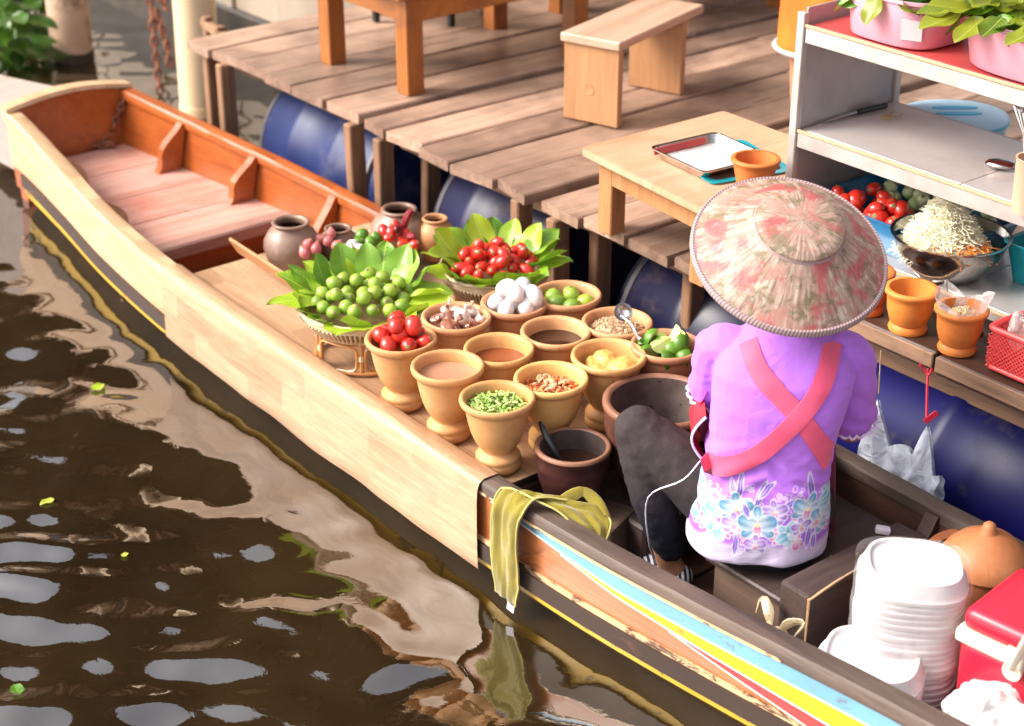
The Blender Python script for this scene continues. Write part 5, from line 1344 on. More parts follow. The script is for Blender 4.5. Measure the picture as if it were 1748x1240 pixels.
M['bagprint'] = film('crumpled printed white bag', (.84, .78, .76), .95, .35, 16)
bw = A(1695, 1190, .27); bag('plastic_bag', M['bagprint'], (bw.x, bw.y, .12), (.085, .075, .17), 'crumpled white plastic bag slumped in front of the red cooler', 3, False)
by = A(1322, 1072, .20); bag('plastic_bag', M['bagyellow'], (by.x, by.y, .075), (.045, .036, .125), 'small yellowish knotted plastic bag beside the seat box', 5)

# ------------------------------------------------------------------ mustard towel over the gunwale
def towel_mat():
    q = NT('mustard terry towel'); f = q.noise(16, 5); g = q.noise(420, 2)
    sep = q.n('ShaderNodeSeparateXYZ'); q.L(q.obj(), sep.inputs[0])
    c = q.ramp(f, [(.3, (.15, .115, .004)), (.7, (.26, .20, .006))])
    c = q.mix(q.ramp(sep.outputs[2], [(.075, (1, 1, 1)), (.13, (0, 0, 0))]), c, (.16, .125, .012))
    q.color(c); q.set(rough=.9, sheen=.5); q.bump(q.math('ADD', f, q.math('MULTIPLY', g, .5)), .5, .006); return q.m
M['towel'] = towel_mat()
tw = thing('towel', 'mustard yellow towel hanging over the gunwale beside the vinyl sheet', 'towel', (.45, -.38, .30))
xg = .500; yg = yN(xg)
cl_ = [V(xg+.005, yg-.030, .072), V(xg+.002, yg-.028, .14), V(xg+.0, yg-.026, .22), V(xg+.002, yg-.020, .29), V(xg+.012, yg+.005, .318), V(xg+.045, yg+.030, .318), V(xg+.085, yg+.048, .312), V(xg+.125, yg+.070, .305), V(xg+.160, yg+.075, .285), V(xg+.185, yg+.070, .262)]
wdt = [.036, .042, .045, .047, .050, .050, .044, .042, .036, .010]
wv = [V(1, .0, .0), V(1, 0, 0), V(1, 0, 0), V(1, 0, .02), V(.95, .2, .05), V(.8, .55, 0), V(.6, .8, .0), V(.5, .85, .1), V(.4, .85, .1), V(.4, .85, 0)]
PC = bez(cl_, 40)
def towel(u, v):
    i = v*(len(cl_)-1); k = min(int(i), len(cl_)-2); t = i-k
    c_ = PC[int(round(v*40))]; w_ = wdt[k]+(wdt[k+1]-wdt[k])*t; d_ = (wv[k].lerp(wv[k+1], t)).normalized()
    s_ = (u-.5)*2
    f = .010*math.sin(s_*3.2+v*4)+.004*math.sin(s_*7-v*9)+.007*noise.noise(Vector((s_*1.6, v*7, 9)))+.004*noise.noise(Vector((s_*4, v*16, 2)))
    nrm = V(0, -1, .15) if v < .35 else V(0, -.2, 1)
    return c_+d_*s_*w_+nrm*(abs(f)*.9) + V(0, 0, .004*noise.noise(Vector((s_*2, v*8, 1))))
mb = MB(); NU, NV = 28, 80
top = [[towel(i/NU, round(j/2)/40 if False else j/NV) if j % 2 == 0 else None for i in range(NU+1)] for j in range(NV+1)]
for j in range(1, NV, 2): top[j] = [(top[j-1][i]+top[j+1][i])/2 for i in range(NU+1)]
rings = [row+[p+V(.0, .004, -.003) for p in row[::-1]] for row in top]
mb.loft(rings); ob = mb.build('cloth', M['towel'], tw, -Vector(tw.location), angle=80)
# a raised fold beside it
mb = MB()
fold = bez([V(xg+.075, yg+.045, .315), V(xg+.10, yg+.085, .345), V(xg+.13, yg+.10, .335), V(xg+.16, yg+.10, .30)], 14)
def fo(u, v):
    c_ = fold[int(round(v*14))]; a = (u-.5)*2.6
    return c_+V(.026*math.sin(a)*.6, .028*math.sin(a)*.4, .020*math.cos(a)-.016)
mb.grid(fo, 10, 14); mb.build('fold', M['towel'], tw, -Vector(tw.location), angle=80)
for e in (0, NU): MB().tube([top[j][e]+V(0, -.001, .001) for j in range(0, NV+1, 2)], .0022, 5).build('hem_piping', M['pcream'] if False else mat('pale towel hem', (.55, .48, .15), rough=.8), tw, -Vector(tw.location))
MB().box((0, 0, 0), (.020, .002, .022), bev=.0004).build('care_tag', M['white'], tw, top[0][NU-6]-Vector(tw.location)+V(.004, -.006, -.006), (.2, .3, .2))
# pale bag hanging from the dock between boat and drum
hb_ = thing('hanging_bag', 'pale blue white plastic bag hung by its handles from the dock edge', 'bag', (.95, .37, .20))
zt = .40
p_l = A(1500, 672, .44); p_r = A(1582, 722, .42)
MB().tube([p_l+V(-.006, .0, .10), p_l], .0016, 5).build('string', M['rope'], None, label='thin jute string tying the hanging bag to the dock', cat='string')
MB().tube(bez([A(1586, 622, .52), A(1583, 660, .48), p_r+V(0, 0, .0)], 8), .0028, 5).build('red_string', M['redstring'], None, label='red nylon string holding the hanging bag', cat='string')
MB().tube(bez([A(1570, 622, .525), A(1580, 634, .51), A(1586, 640, .505), A(1592, 628, .52)], 8), .003, 5).build('red_knot', M['redstring'], None, label='knotted red string end on the dock edge', cat='string')
MB().box((0, 0, 0), (.012, .003, .035), bev=.0008).build('red_string_tail', M['redstring'], None, p_r+V(.012, -.004, .020), (0, .7, .6), label='flat red string tail at the hanging bag handle', cat='string')
def hang(u, v):
    # v 0 top edge (two handles) -> 1 bottom
    x0 = p_l.x-.035; x1 = p_r.x+.05
    x = x0+(x1-x0)*u+.004*noise.noise(Vector((u*6, v*6, 0)))
    d1 = abs(x-p_l.x); d2 = abs(x-p_r.x)
    top_ = max(.43-d1*3.0, .415-d2*3.6, .325-.02*math.sin(u*9))
    z = top_+(.16-top_)*v
    y = p_l.y+(p_r.y-p_l.y)*u + .010*noise.noise(Vector((u*7, v*5, 3)))+.004*math.sin(u*24)*(1-v)
    return V(x, y, z)
mb = MB(); mb.grid(lambda u, v: hang(u, v)+V(0, -.012*math.sin(PI*v), 0), 44, 22); mb.grid(lambda u, v: hang(u, v)+V(.004, .022*math.sin(PI*min(1, v+.05)), .0), 44, 22)
mb.build('film', M['bagblue'], hb_, -Vector(hb_.location), angle=80)

# ------------------------------------------------------------------ furniture on the dock
ZD = .522
def leg(root, x, y, z0, z1, s_, m, name='leg'):
    return MB().box((x, y, (z0+z1)/2), (s_, s_, z1-z0), bev=.003).build(name, m, root, smooth=False)
# varnished orange table (its top is above the frame)
tb = thing('orange_table', 'varnished orange wooden table standing on the dock', 'table', (-1.49, .95, ZD))
for (x, y) in ((-.215, -.325), (.20, -.315), (-.205, .335), (.215, .335)): leg(tb, x, y, .0, .30, .062, M['orangewz'])
for (c_, s_) in (((-.008, -.322, .265), (.36, .022, .085)), ((0, .335, .265), (.36, .022, .085)), ((-.21, 0, .265), (.022, .60, .085)), ((.207, .01, .265), (.022, .60, .085))):
    MB().box(c_, s_, bev=.002).build('apron_board', M['orangew'], tb, smooth=False)
for k in range(4): MB().box((-.195+.13*k, 0, .318), (.126, .78, .026), bev=.004).build('top_board', M['orangew'], tb, smooth=False)
# second low orange table behind, only its legs show
tb2 = copy_tree(tb); tb2.location = (-1.50, 1.92, ZD); tb2['label'] = 'varnished orange wooden table farther back behind the bench'
# dark little stool
so_ = thing('stool', 'small dark stool under the far side of the orange table', 'stool', (-1.93, 1.15, ZD))
for (x, y) in ((-.09, -.14), (.12, .03), (-.12, .05), (.09, .2)): leg(so_, x, y, 0, .17, .022, M['black'])
MB().box((0, .03, .18), (.26, .36, .02), bev=.004).build('seat', M['boatdark'], so_, smooth=False)
# bare wood bench
bn = thing('bench', 'small bare wooden bench with board legs on the dock', 'bench', (-.80, 1.09, .52), .30)
MB().box((0, .02, .245), (.20, .50, .026), bev=.003).build('seat', M['benchtop'], bn, smooth=False)
for y in (-.205, .17): MB().box((0, y, .116), (.185, .026, .231), bev=.002).build('leg', M['benchw'], bn, smooth=False)
MB().lathe([(.001, 0), (.012, 0), (.016, .001)], 18, M=Matrix.Translation((-.005, -.2185, .10)) @ Matrix.Rotation(PI/2, 4, 'X')).build('knot', M['tableleg'], bn)
# low table with tray
tl = thing('low_table', 'low pale wooden table holding a metal tray beside the shelf', 'table', (.085, .575, .505))
pts = [V(-.239, -.235, 0), V(.235, -.285, 0), V(.24, .225, 0), V(-.222, .242, 0)]
mb = MB(); c4 = []
for i in range(4):
    a, b_, c_ = pts[i-1], pts[i], pts[(i+1) % 4]
    for t in (0, .5, 1):
        q0 = b_+(a-b_).normalized()*.016; q1 = b_+(c_-b_).normalized()*.016
        c4.append(q0.lerp(b_, t*2*.6).lerp(b_.lerp(q1, t), t) if t else q0); 
        if t == 1: c4[-1] = q1
mb.loft([[p+V(0, 0, .203) for p in c4], [p+V(0, 0, .221) for p in c4]]); mb.build('top', M['tablew'], tl, smooth=False)
for (x, y) in ((-.185, -.175), (.185, -.215), (.19, .17), (-.175, .18)): leg(tl, x, y, 0, .2025, .05, M['tableleg'])
MB().box((.0, -.206, .165), (.40, .02, .062), (0, 0, -.105), bev=.002).build('apron_board', M['tableleg'], tl, smooth=False)
MB().box((-.187, .0, .165), (.02, .31, .062), bev=.002).build('apron_board', M['tableleg'], tl, smooth=False)
# steel trays
def rtray(name, c, w_, l_, h, m, min_, rz, label, wall=None):
    root = thing(name, label, 'tray', tuple(c), rz)
    def rr(a, b, z, k=.02):
        out = []
        for (sx, sy, a0) in ((1, 1, 0), (-1, 1, PI/2), (-1, -1, PI), (1, -1, 3*PI/2)):
            for j in range(5):
                t = a0+PI/2*j/4; out.append(V(sx*(a/2-k)+k*math.cos(t), sy*(b/2-k)+k*math.sin(t), z))
        return out
    MB().loft([rr(w_*.86, l_*.90, 0), rr(w_, l_, h), rr(w_*1.05, l_*1.04, h+.001), rr(w_*1.05, l_*1.04, h+.004), rr(w_*.985, l_*.985, h+.0035), rr(w_*.85, l_*.89, .003)]).build('shell', m, root, angle=40)
    MB().loft([rr(w_*.84, l_*.88, .0035), rr(w_*.83, l_*.87, .0045)]).build('tray_floor', min_, root)
    return root
M['whitetray'] = mat('scuffed white tray', (.74, .70, .68), (.60, .55, .54), scale=16, detail=6, rough=.3, dirt=(.42, .34, .32), dlo=.58, dhi=.72, dscale=18)
ang_t = math.atan2(.607-.39, -.01-.022)-PI/2
rtray('metal_tray', (.118, .515, .729), .205, .20, .020, M['steel'], M['whitetray'], -.10, 'shallow steel tray with a scuffed white bottom on the low table')
rtray('dark_tray', (.150, .545, .7265), .23, .22, .0016, M['teal'], M['boatdark'], -.25, 'thin dark tray lying under the steel tray')
MB().box((0, 0, 0), (.004, .16, .016), bev=.001).build('red_reflection', M['redboard'], None, (.030, .50, .7455), (0, -.45, -.10), label='red strip standing for a reflection on the steel tray inner wall', cat='label')  # reflection in the steel made as a coloured strip
# small terracotta pot beside the tray
def opot(p, label, r=.052, h=.082, foot=True, cat='pot'):
    root = thing('terracotta_pot', label, cat, tuple(p), U(0, 6), 'small bright orange pots')
    prof = ([(.001, 0), (r*.72, 0), (r*.76, .006), (r*.70, .014), (r*.66, .018), (r*.74, .024), (r*.86, h*.5), (r*.90, h*.74)] if foot else [(.001, 0), (r*.66, 0), (r*.78, h*.35), (r*.90, h*.74)])
    MB().lathe(prof + [(r*.92, h*.84), (r*1.04, h*.91), (r*1.05, h*.965), (r*1.0, h), (r*.86, h), (r*.80, h*.8), (r*.7, h*.4), (r*.3, h*.3), (.001, h*.29)], 36).build('body', M['orangepot'], root, angle=60)
    return root
pp = A(1290, 270, .805); opot((pp.x, pp.y, .7265), 'small orange clay pot on the low table by the shelf corner', .055, .080, False)

# ------------------------------------------------------------------ aluminium shelf unit
sf = thing('shelf_unit', 'two tier aluminium shelf rack on the dock loaded with tubs', 'shelf', (.33, .57, .50)); O_ = V(.33, .57, .50)
XL, XR, Y0, Y1 = .335, 1.56, .565, .905
MB().box((.3375-O_.x, .737-O_.y, .33), (.006, .325, .62), bev=.001).build('side_panel', M['alu'], sf, smooth=False)
MB().box((1.55-O_.x, .737-O_.y, .33), (.006, .325, .62), bev=.001).build('side_panel', M['alu'], sf, smooth=False)
for x in (.338, 1.55):
    for y in (Y0-.003, Y1+.003): MB().box((x-O_.x, y-O_.y, .312), (.022, .018, .64), bev=.002).build('upright', M['alutrim'], sf, smooth=False)
def shelf(z, m, label, parts=2, trim=.036):
    xs = [XL+.012, .80, XR-.02] if parts == 2 else [XL+.012, XR-.02]
    for i in range(len(xs)-1):
        MB().box(((xs[i]+xs[i+1])/2-O_.x, (Y0+Y1)/2-O_.y, z-.004-O_.z), (xs[i+1]-xs[i]-.002, Y1-Y0-.02, .008), bev=.001).build('shelf_sheet', m, sf, smooth=False)
    MB().box(((XL+XR)/2-O_.x, Y0-.001-O_.y, z-trim/2-.003-O_.z), (XR-XL-.03, .012, trim), bev=.002).build('front_trim', M['alutrim'], sf, smooth=False)
    MB().box(((XL+XR)/2-O_.x, Y0-.0065-O_.y, z+.0005-O_.z), (XR-XL-.03, .006, .007), bev=.001).build('edge_strip', M['palerail'], sf, smooth=False)
    MB().box(((XL+XR)/2-O_.x, Y1+.001-O_.y, z-trim/2-.003-O_.z), (XR-XL-.03, .012, trim), bev=.002).build('back_trim', M['alutrim'], sf, smooth=False)
M['shelfmetal'] = mat('scoured aluminium shelf', (.70, .64, .61), (.56, .49, .46), scale=4, detail=7, rough=.3, metal=.55, dirt=(.50, .40, .34), dlo=.55, dhi=.85, rvar=.15)
shelf(1.103, M['redboard'], '', 1); shelf(.858, M['shelfmetal'], ''); shelf(.612, M['shelfmetal'], '', 2, .018)

# pink tubs of herbs on top
def tub(c, a, b, h, label, rz=0):
    root = thing('pink_tub', label, 'tub', tuple(c), rz, 'pink plastic tubs on the shelf'); n = 44
    def rr(s_, z, t=0): return [V((a*s_)*abs(math.cos(2*PI*j/n))**.62*(1 if math.cos(2*PI*j/n) > 0 else -1), (b*s_)*abs(math.sin(2*PI*j/n))**.62*(1 if math.sin(2*PI*j/n) > 0 else -1), z) for j in range(n)]
    MB().loft([rr(.86, 0), rr(.89, .004), rr(.98, h*.9), rr(1.03, h*.93), rr(1.03, h), rr(1.0, h), rr(.97, h*.94)], True, False).build('tub', M['pink'], root, angle=50)
    MB().loft([rr(.972, h*.94), rr(.88, .012), rr(.2, .010)], False, True).build('inside', M['pinkin'], root)
    return root
t1 = V(.545, .672, 1.1075); t2 = V(.93, .69, 1.1075)
tub(t1, .128, .115, .105, 'pale pink oval tub of herbs at the shelf corner')
tub(t2, .212, .135, .105, 'long pale pink tub overflowing with leafy herbs')
MB().box((0, 0, 0), (.045, .0015, .045), bev=.0005).build('paper_label', M['foam'], None, (.628, .577, 1.150), (0.10, 0, .45), label='small worn paper label on the corner pink tub', cat='label')
def herbs(c, a, b, n, label, seed, spill=()):
    root = thing('herb_bunch', label, 'herbs', tuple(c)); r_ = random.Random(seed)
    for k in range(n):
        x = r_.uniform(-a, a); y = r_.uniform(-b, b)
        inst(LEAFM[(k % 4, 'basil' if k % 4 else 'leafdark')], (x, y, r_.uniform(.07, .145)), (r_.uniform(-.7, .9), r_.uniform(-.8, .8), r_.uniform(0, 6.28)), root, r_.uniform(.36, .68), name='leaf')
    for (x, y, z, rx, rz, s_) in spill:
        inst(LEAFM[(1, 'basil')], (x, y, z), (rx, 0, rz), root, s_, name='leaf')
    for k in range(12):
        a0 = V(r_.uniform(-a, a), r_.uniform(-b, b), .07); MB().tube([a0, a0+V(r_.uniform(-.06, .06), r_.uniform(-.05, .05), .05), a0+V(r_.uniform(-.12, .12), r_.uniform(-.08, .08), .06)], .002, 5).build('stem', M['basil'], root)
    return root
sp_ = [(-.19, -.10, .110, -.30, 2.1, .72), (-.17, -.11, .115, -.5, 2.5, .8), (-.12, -.125, .112, -.7, 2.9, .6), (.05, -.13, .112, -1.1, 3.0, .62), (.09, -.13, .110, -1.3, 3.2, .75), (-.14, -.11, .125, -.1, 2.3, .8), (-.08, -.12, .118, -.4, 3.3, .6), (.01, -.12, .12, -.5, 2.8, .6)]
herbs(t2, .18, .11, 260, 'bunch of yellow green leafy herbs spilling over the long pink tub', 3, sp_)
herbs(t1, .09, .09, 110, 'bunch of green herbs in the pink tub at the shelf corner', 4, [(.0, -.11, .108, -1.2, 3.0, .55)])

# knife, rubber bands, ladle, tongs, cup on the middle shelf
kn = thing('knife', 'kitchen knife with a black handle lying on the middle shelf', 'knife', tuple(A(1450, 200, .862)))
k0 = A(1400, 212, .862)-A(1450, 200, .862); k1 = A(1465, 192, .862)-A(1450, 200, .862); k2 = A(1512, 181, .862)-A(1450, 200, .862)
dk = (k1-k0).normalized(); nk = V(-dk.y, dk.x, 0)
MB().loft([[k0+V(0, 0, .0), k0+V(0, 0, .001), k0+nk*.001+V(0, 0, .001)], [k0.lerp(k1, .4)-nk*.008, k0.lerp(k1, .4)-nk*.006+V(0, 0, .002), k0.lerp(k1, .4)+nk*.006+V(0, 0, .002)], [k1-nk*.009, k1-nk*.007+V(0, 0, .002), k1+nk*.006+V(0, 0, .002)]]).build('blade', M['steel'], kn)
MB().tube([k1, k1.lerp(k2, .5), k2], [.008, .010, .009], 8, flat=.7).build('handle', M['black'], kn)
for k in range(3):
    c_ = A(1512+9*k, 200-2*k, .861); MB().tube([c_+V((.010+.002*k)*math.cos(a), .010*math.sin(a), .001*k) for a in [2*PI*j/20 for j in range(20)]], .0011, 5, closed=True).build('rubber_band', M['rope'] if k else M['pyellow'], None, label='thin rubber band lying beside the knife', cat='rubber band', group='rubber bands on the shelf')
lp_ = A(1708, 283, .866); sl_ = thing('serving_spoon', 'steel serving spoon lying face down on the middle shelf', 'spoon', tuple(lp_))
MB().ell((0, 0, .004), (.034, .022, .010), 20, 10, Matrix.Rotation(.5, 4, 'Z')).build('scoop', M['steel'], sl_)
MB().tube([(.02, .012, .006), (.08, .05, .012), (.15, .09, .012)], [.005, .004, .005], 6, flat=.5).build('handle', M['steel'], sl_)
cu = A(1752, 360, .862); uc = thing('utensil_cup', 'tall tan cup of steel utensils on the middle shelf', 'cup', (cu.x, cu.y, .8605))
MB().lathe([(.001, 0), (.030, 0), (.034, .11), (.036, .115), (.032, .115), (.028, .01), (.001, .008)], 30).build('cup', mat('tan plastic cup', (.62, .40, .28), (.55, .33, .22), rough=.3), uc)
for k in range(3): MB().tube([(.0, 0, .02), (-.02-.012*k, .0+.01*k, .15), (-.035-.02*k, .012*k, .20)], [.004, .003, .006], 6, flat=.5).build('utensil', M['steel'], uc)
# oval container on the dock behind the shelf
ov = A(1629, 190, .845); oc = thing('oval_container', 'light blue oval food container with a faded grip lid', 'container', (ov.x, ov.y, .508), .89); oc.scale = (1, 1, 1.05)
OH = .075
def oval(rs, m, nm, parent):
    rs = [(s_, z+OH if z > .1 else z) for s_, z in rs]
    mb = MB(); n = 48; rings = [[V(.127*s_*math.cos(2*PI*j/n), .110*s_*math.sin(2*PI*j/n), z) for j in range(n)] for s_, z in rs]
    return mb.loft(rings).build(nm, m, parent, angle=45)
oval([(.86, 0), (.96, .20), (1.0, .205), (1.0, .218)], M['ltblue'], 'base', oc)
oval([(1.02, .2185), (1.04, .222), (1.04, .234), (1.0, .240), (.92, .243), (.6, .246), (.2, .2465)], M['lidblue'], 'lid', oc)
for s_ in (-1, 1): 
    mb = MB(); n = 20; mb.loft([[V(.006+.055*math.cos(2*PI*j/n), s_*.022+.011*math.sin(2*PI*j/n), z+OH) for j in range(n)] for z in (.2464, .2485)]); mb.build('grip_slot', M['ltblue'], oc)
oval([(1.045, .224), (1.052, .226), (1.052, .231), (1.045, .233)], M['ltblue'], 'rim_line', oc)

# bottom shelf: trays of vegetables and the steel bowl
def vtray(c, w_, l_, h, m, label, rz=0):
    return rtray('plastic_tray', c, w_, l_, h, m, m, rz, label)
vt = vtray((.565, .745, .6135), .40, .27, .075, M['bluep'], 'blue plastic tray of tomatoes and green eggplants')
vtray((.98, .80, .6135), .30, .17, .085, M['teal'], 'teal plastic tray behind the steel bowl')
vtray((1.28, .80, .6135), .28, .17, .080, M['greenp'], 'green plastic tray on the bottom shelf')
r9 = random.Random(9)
for k in range(30):
    x = r9.uniform(.40, .60); y = r9.uniform(.635, .755)
    inst(TOMBIG, (x, y, .655+.02*(k % 3)), (r9.uniform(-1.5, 1.5), r9.uniform(-1, 1), r9.uniform(0, 6)), None, r9.uniform(.8, 1.05), 'ripe red tomato in the blue tray', 'tomato', 'tomatoes in the blue tray', name='tomato')
for k in range(34):
    x = r9.uniform(.43, .73); y = r9.uniform(.765, .86)
    inst(EGP, (x, y, .655+.02*(k % 3)), (r9.uniform(-1.5, 1.5), r9.uniform(-1, 1), r9.uniform(0, 6)), None, r9.uniform(.8, 1.1), 'round green eggplant in the blue tray', 'eggplant', 'eggplants in the blue tray', name='eggplant')
pb = A(1623, 405, .70); bo = thing('steel_bowl', 'large polished steel bowl heaped with shredded papaya', 'bowl', (pb.x, pb.y, .6135))
BR = .128
MB().lathe([(.001, .002), (BR*.45, 0), (BR*.62, .008), (BR*.82, .036), (BR*.93, .066), (BR*.98, .09), (BR*1.03, .094), (BR*1.03, .097), (BR*.975, .096), (BR*.92, .068), (BR*.80, .038), (BR*.6, .012), (.001, .006)], 56).build('bowl', M['steel'], bo, angle=50)
M['papaya'] = mat('shredded green papaya', (.90, .85, .66), (.84, .77, .52), scale=30, rough=.45, sss=.15)
M['carrot'] = mat('shredded carrot', (.76, .26, .04), (.66, .18, .02), scale=30, rough=.45)
def shreds(n, R_, h, c, seed, L_=(.02, .045), r=.0011, prof=lambda t: 1-t):
    r_ = random.Random(seed); mb = MB()
    for k in range(n):
        a = r_.uniform(0, 2*PI); t = math.sqrt(r_.random()); d = R_*t; z = h*prof(t)*(.9+.15*r_.random())
        p = V(c[0]+d*math.cos(a), c[1]+d*math.sin(a), c[2]+z); l = r_.uniform(*L_); e = V(r_.gauss(0, 1), r_.gauss(0, 1), r_.gauss(0, .45)).normalized()*l/2
        sag = V(r_.uniform(-.005, .005), r_.uniform(-.005, .005), r_.uniform(0, .006))
        mb.tube([p-e, p+sag, p+e], [r, r*1.15, r*.7], 4, flat=.6)
    return mb
core = MB(); core.lathe([(.001, .125), (.03, .113), (.06, .088), (.085, .06), (.09, .045)], 24)
mbp = shreds(2300, .100, .125, (0, 0, .028), 4, prof=lambda t: (1-t**1.25)*.85+.30*(1-t)+.10); mbp.add(core.v, core.f)
mbp.build('papaya_shreds', M['papaya'], None, (pb.x-.018, pb.y-.0, .6165), label='tall heap of pale shredded papaya in the steel bowl', cat='papaya', kind='stuff')
shreds(180, .075, .045, (.04, -.015, .052), 6, prof=lambda t: (1-t)*.5+.3).build('carrot_shreds', M['carrot'], None, (pb.x, pb.y, .6165), label='orange shredded carrot mixed at the side of the steel bowl', cat='carrot', kind='stuff')

# orange pots on the ledge
ZL = .5585
def on_ledge(px_, py_): q_ = A(px_, py_, ZL); return (q_.x, q_.y, ZL)
b1_ = on_ledge(1549, 562); opot(b1_, 'orange clay pot with dark chilli paste on the ledge', .056, .098)
MB().lathe([(.001, .001), (.035, 0), (.043, -.003)], 24).build('chilli_paste', mat('dark red chilli paste', (.22, .03, .012), (.10, .012, .008), scale=60, rough=.4, bump=.6), None, (b1_[0], b1_[1], ZL+.058), label='dark red chilli paste in the orange ledge pot', cat='paste')
b2_ = on_ledge(1633, 597); opot(b2_, 'orange clay pot holding a clear bag of peanuts on the ledge', .054, .098)
rubble(200, .038, .02, .003, .005, 8).build('peanuts', M['nut'], None, (b2_[0]+.008, b2_[1], ZL+.075), smooth=False, label='peeled peanuts in a clear bag in the orange pot', cat='peanuts', kind='stuff')
cbg = thing('clear_bag', 'clear plastic bag folded open inside the orange ledge pot', 'bag', (b2_[0], b2_[1], ZL+.07))
def cb_(u, v):
    a = 2*PI*u; r_ = .040+.012*v+.012*v*math.sin(5*a); return (r_*math.cos(a), r_*math.sin(a), .055*v+.02*v*math.sin(2*a+1))
MB().grid(cb_, 36, 8).build('film', M['bagclear'], cbg)
b3_ = on_ledge(1478, 530); opot(b3_, 'orange clay pot on the ledge half hidden behind the hat', .054, .098)
# coral basket with packets and clear box
rb = A(1715, 640, ZL); rk = thing('lattice_basket', 'coral red plastic lattice basket of clear packets on the ledge', 'basket', (rb.x+.045, rb.y+.045, ZL), 0)
W_, D_, H_ = .18, .11, .10
MB().box((0, 0, .004), (W_*.94, D_*.94, .006), bev=.002).build('base', M['redplastic'], rk)
for (s_, ax) in ((-1, 'y'), (1, 'y'), (-1, 'x'), (1, 'x')):
    mb = MB(); ln = W_ if ax == 'y' else D_
    for k in range(-6, 24):
        for dr in (-1, 1):
            x0 = -ln/2+ln*k/18; x1 = x0+dr*H_*.8
            def cl2(xa, za, xb, zb):
                lo_, hi_ = -ln/2, ln/2; pts_ = []
                for t in [j/8 for j in range(9)]:
                    x = xa+(xb-xa)*t
                    if lo_ <= x <= hi_: pts_.append((x, za+(zb-za)*t))
                return pts_
            pts_ = cl2(x0, .008, x1, H_-.012)
            if len(pts_) > 1:
                f_ = lambda p: V(p[0]*(1+.0), s_*(D_/2)*(.94+.06*p[1]/H_), p[1]) if ax == 'y' else V(s_*(W_/2)*(.94+.06*p[1]/H_), p[0], p[1])
                mb.tube([f_(pts_[0]), f_(pts_[-1])], .0013, 4)
    tag(mb.build('lattice', M['redplastic'], rk), kind='stuff')
def rect_ring(w_, d_, z, k=.015):
    out = []
    for (sx, sy, a0) in ((1, 1, 0), (-1, 1, PI/2), (-1, -1, PI), (1, -1, 3*PI/2)):
        for j in range(5): t = a0+PI/2*j/4; out.append(V(sx*(w_/2-k)+k*math.cos(t), sy*(d_/2-k)+k*math.sin(t), z))
    return out
MB().tube(rect_ring(W_, D_, H_-.006), .0065, 8, closed=True).build('rim', M['redplastic'], rk); MB().tube(rect_ring(W_*.94, D_*.94, .008), .005, 8, closed=True).build('foot', M['redplastic'], rk)
M['pinkfood'] = mat('pale pink packet', (.74, .42, .38), (.62, .30, .28), scale=20, rough=.25, bump=.5, coat=.5)
for k in range(5):
    mb = MB(); mb.ell((0, 0, 0), (.030, .014, .045), 14, 10); me = fuse(mb, 'food_packet', .005, 1)
    for v, vn in zip(me.vertices, NRM[me.name]): v.co += vn*.006*noise.noise(v.co*45+Vector((k, 0, 0)))
    o = link_mesh('food_packet', me, M['pinkfood'] if k % 2 else M['bagclear'], None, (rk.location.x-.055+.03*k, rk.location.y+.01*((k % 2)*2-1), ZL+.085), label='clear packet of pale food standing in the coral basket', cat='packet', group='packets in the coral basket'); o.rotation_euler = (U(-.2, .2), U(-.2, .2), U(0, 3))
MB().box((0, 0, 0), (.095, .075, .135), bev=.008, seg=2).build('clear_box', M['clearbox'], None, (rk.location.x+.035, rk.location.y+.062, ZL+.155), (0, 0, .1), label='clear plastic box standing above the coral basket', cat='box')
MB().box((0, 0, 0), (.05, .002, .03), bev=.0004).build('barcode_label', M['foam'], None, (rk.location.x+.045, rk.location.y+.022, ZL+.19), (0, 0, .1), label='small white printed label on the clear plastic box', cat='label')

# ------------------------------------------------------------------ person in orange standing on the dock
pl_ = A(1345, 222, .50)
po = thing('person', 'standing person in knee length orange clothing behind the shelf', 'person', (pl_.x+.085, pl_.y+.06, .512), .4)
ob_ = MB(); S = .86
limb(ob_, [(-.085*S, 0, .07*S), (-.085*S, -.005, .28*S), (-.085*S, 0, .47*S), (-.08*S, 0, .85*S)], [.034, .048, .048, .075]); limb(ob_, [(.085*S, .03, .07*S), (.085*S, .02, .28*S), (.085*S, .01, .47*S), (.08*S, 0, .85*S)], [.034, .048, .048, .075])
for s_ in (-1, 1): limb(ob_, [(s_*.085*S, .0, .045), (s_*.09*S, .06, .035), (s_*.095*S, .13, .022)], [.034, .032, .022])
ob_.loft([ering(0, 0, z*S, rx*S, ry*S) for z, rx, ry in ((.80, .15, .11), (.95, .155, .115), (1.1, .13, .10), (1.3, .16, .11), (1.42, .15, .08), (1.46, .06, .05))])
limb(ob_, [(0, 0, 1.42*S), (0, .01, 1.55*S)], [.05, .048]); ob_.ell((0, .015, 1.64*S), (.068, .083, .10), 18, 12); ob_.ell((0, .10, 1.63*S), (.010, .014, .018), 8, 6)
for s_ in (-1, 1):
    limb(ob_, [(s_*.16*S, 0, 1.39*S), (s_*.20*S, 0, 1.12*S), (s_*.20*S, .09, .88*S), (s_*.19*S, .13, .80*S)], [.045, .036, .028, .022])
    for k in range(4): limb(ob_, [(s_*.19*S, .12+.012*k, .80*S), (s_*.188*S, .135+.014*k, .76*S), (s_*.185*S, .125+.014*k, .72*S-(.004 if k in (1, 2) else 0))], [.009, .008, .006])
    limb(ob_, [(s_*.185*S, .12, .82*S), (s_*.17*S, .15, .79*S), (s_*.165*S, .16, .76*S)], [.010, .009, .007])
    ob_.ell((s_*.07, .005, 1.63*S), (.010, .016, .026), 8, 6)
link_mesh('body', fuse(ob_, 'body', .009, 4), M['skin'], po)
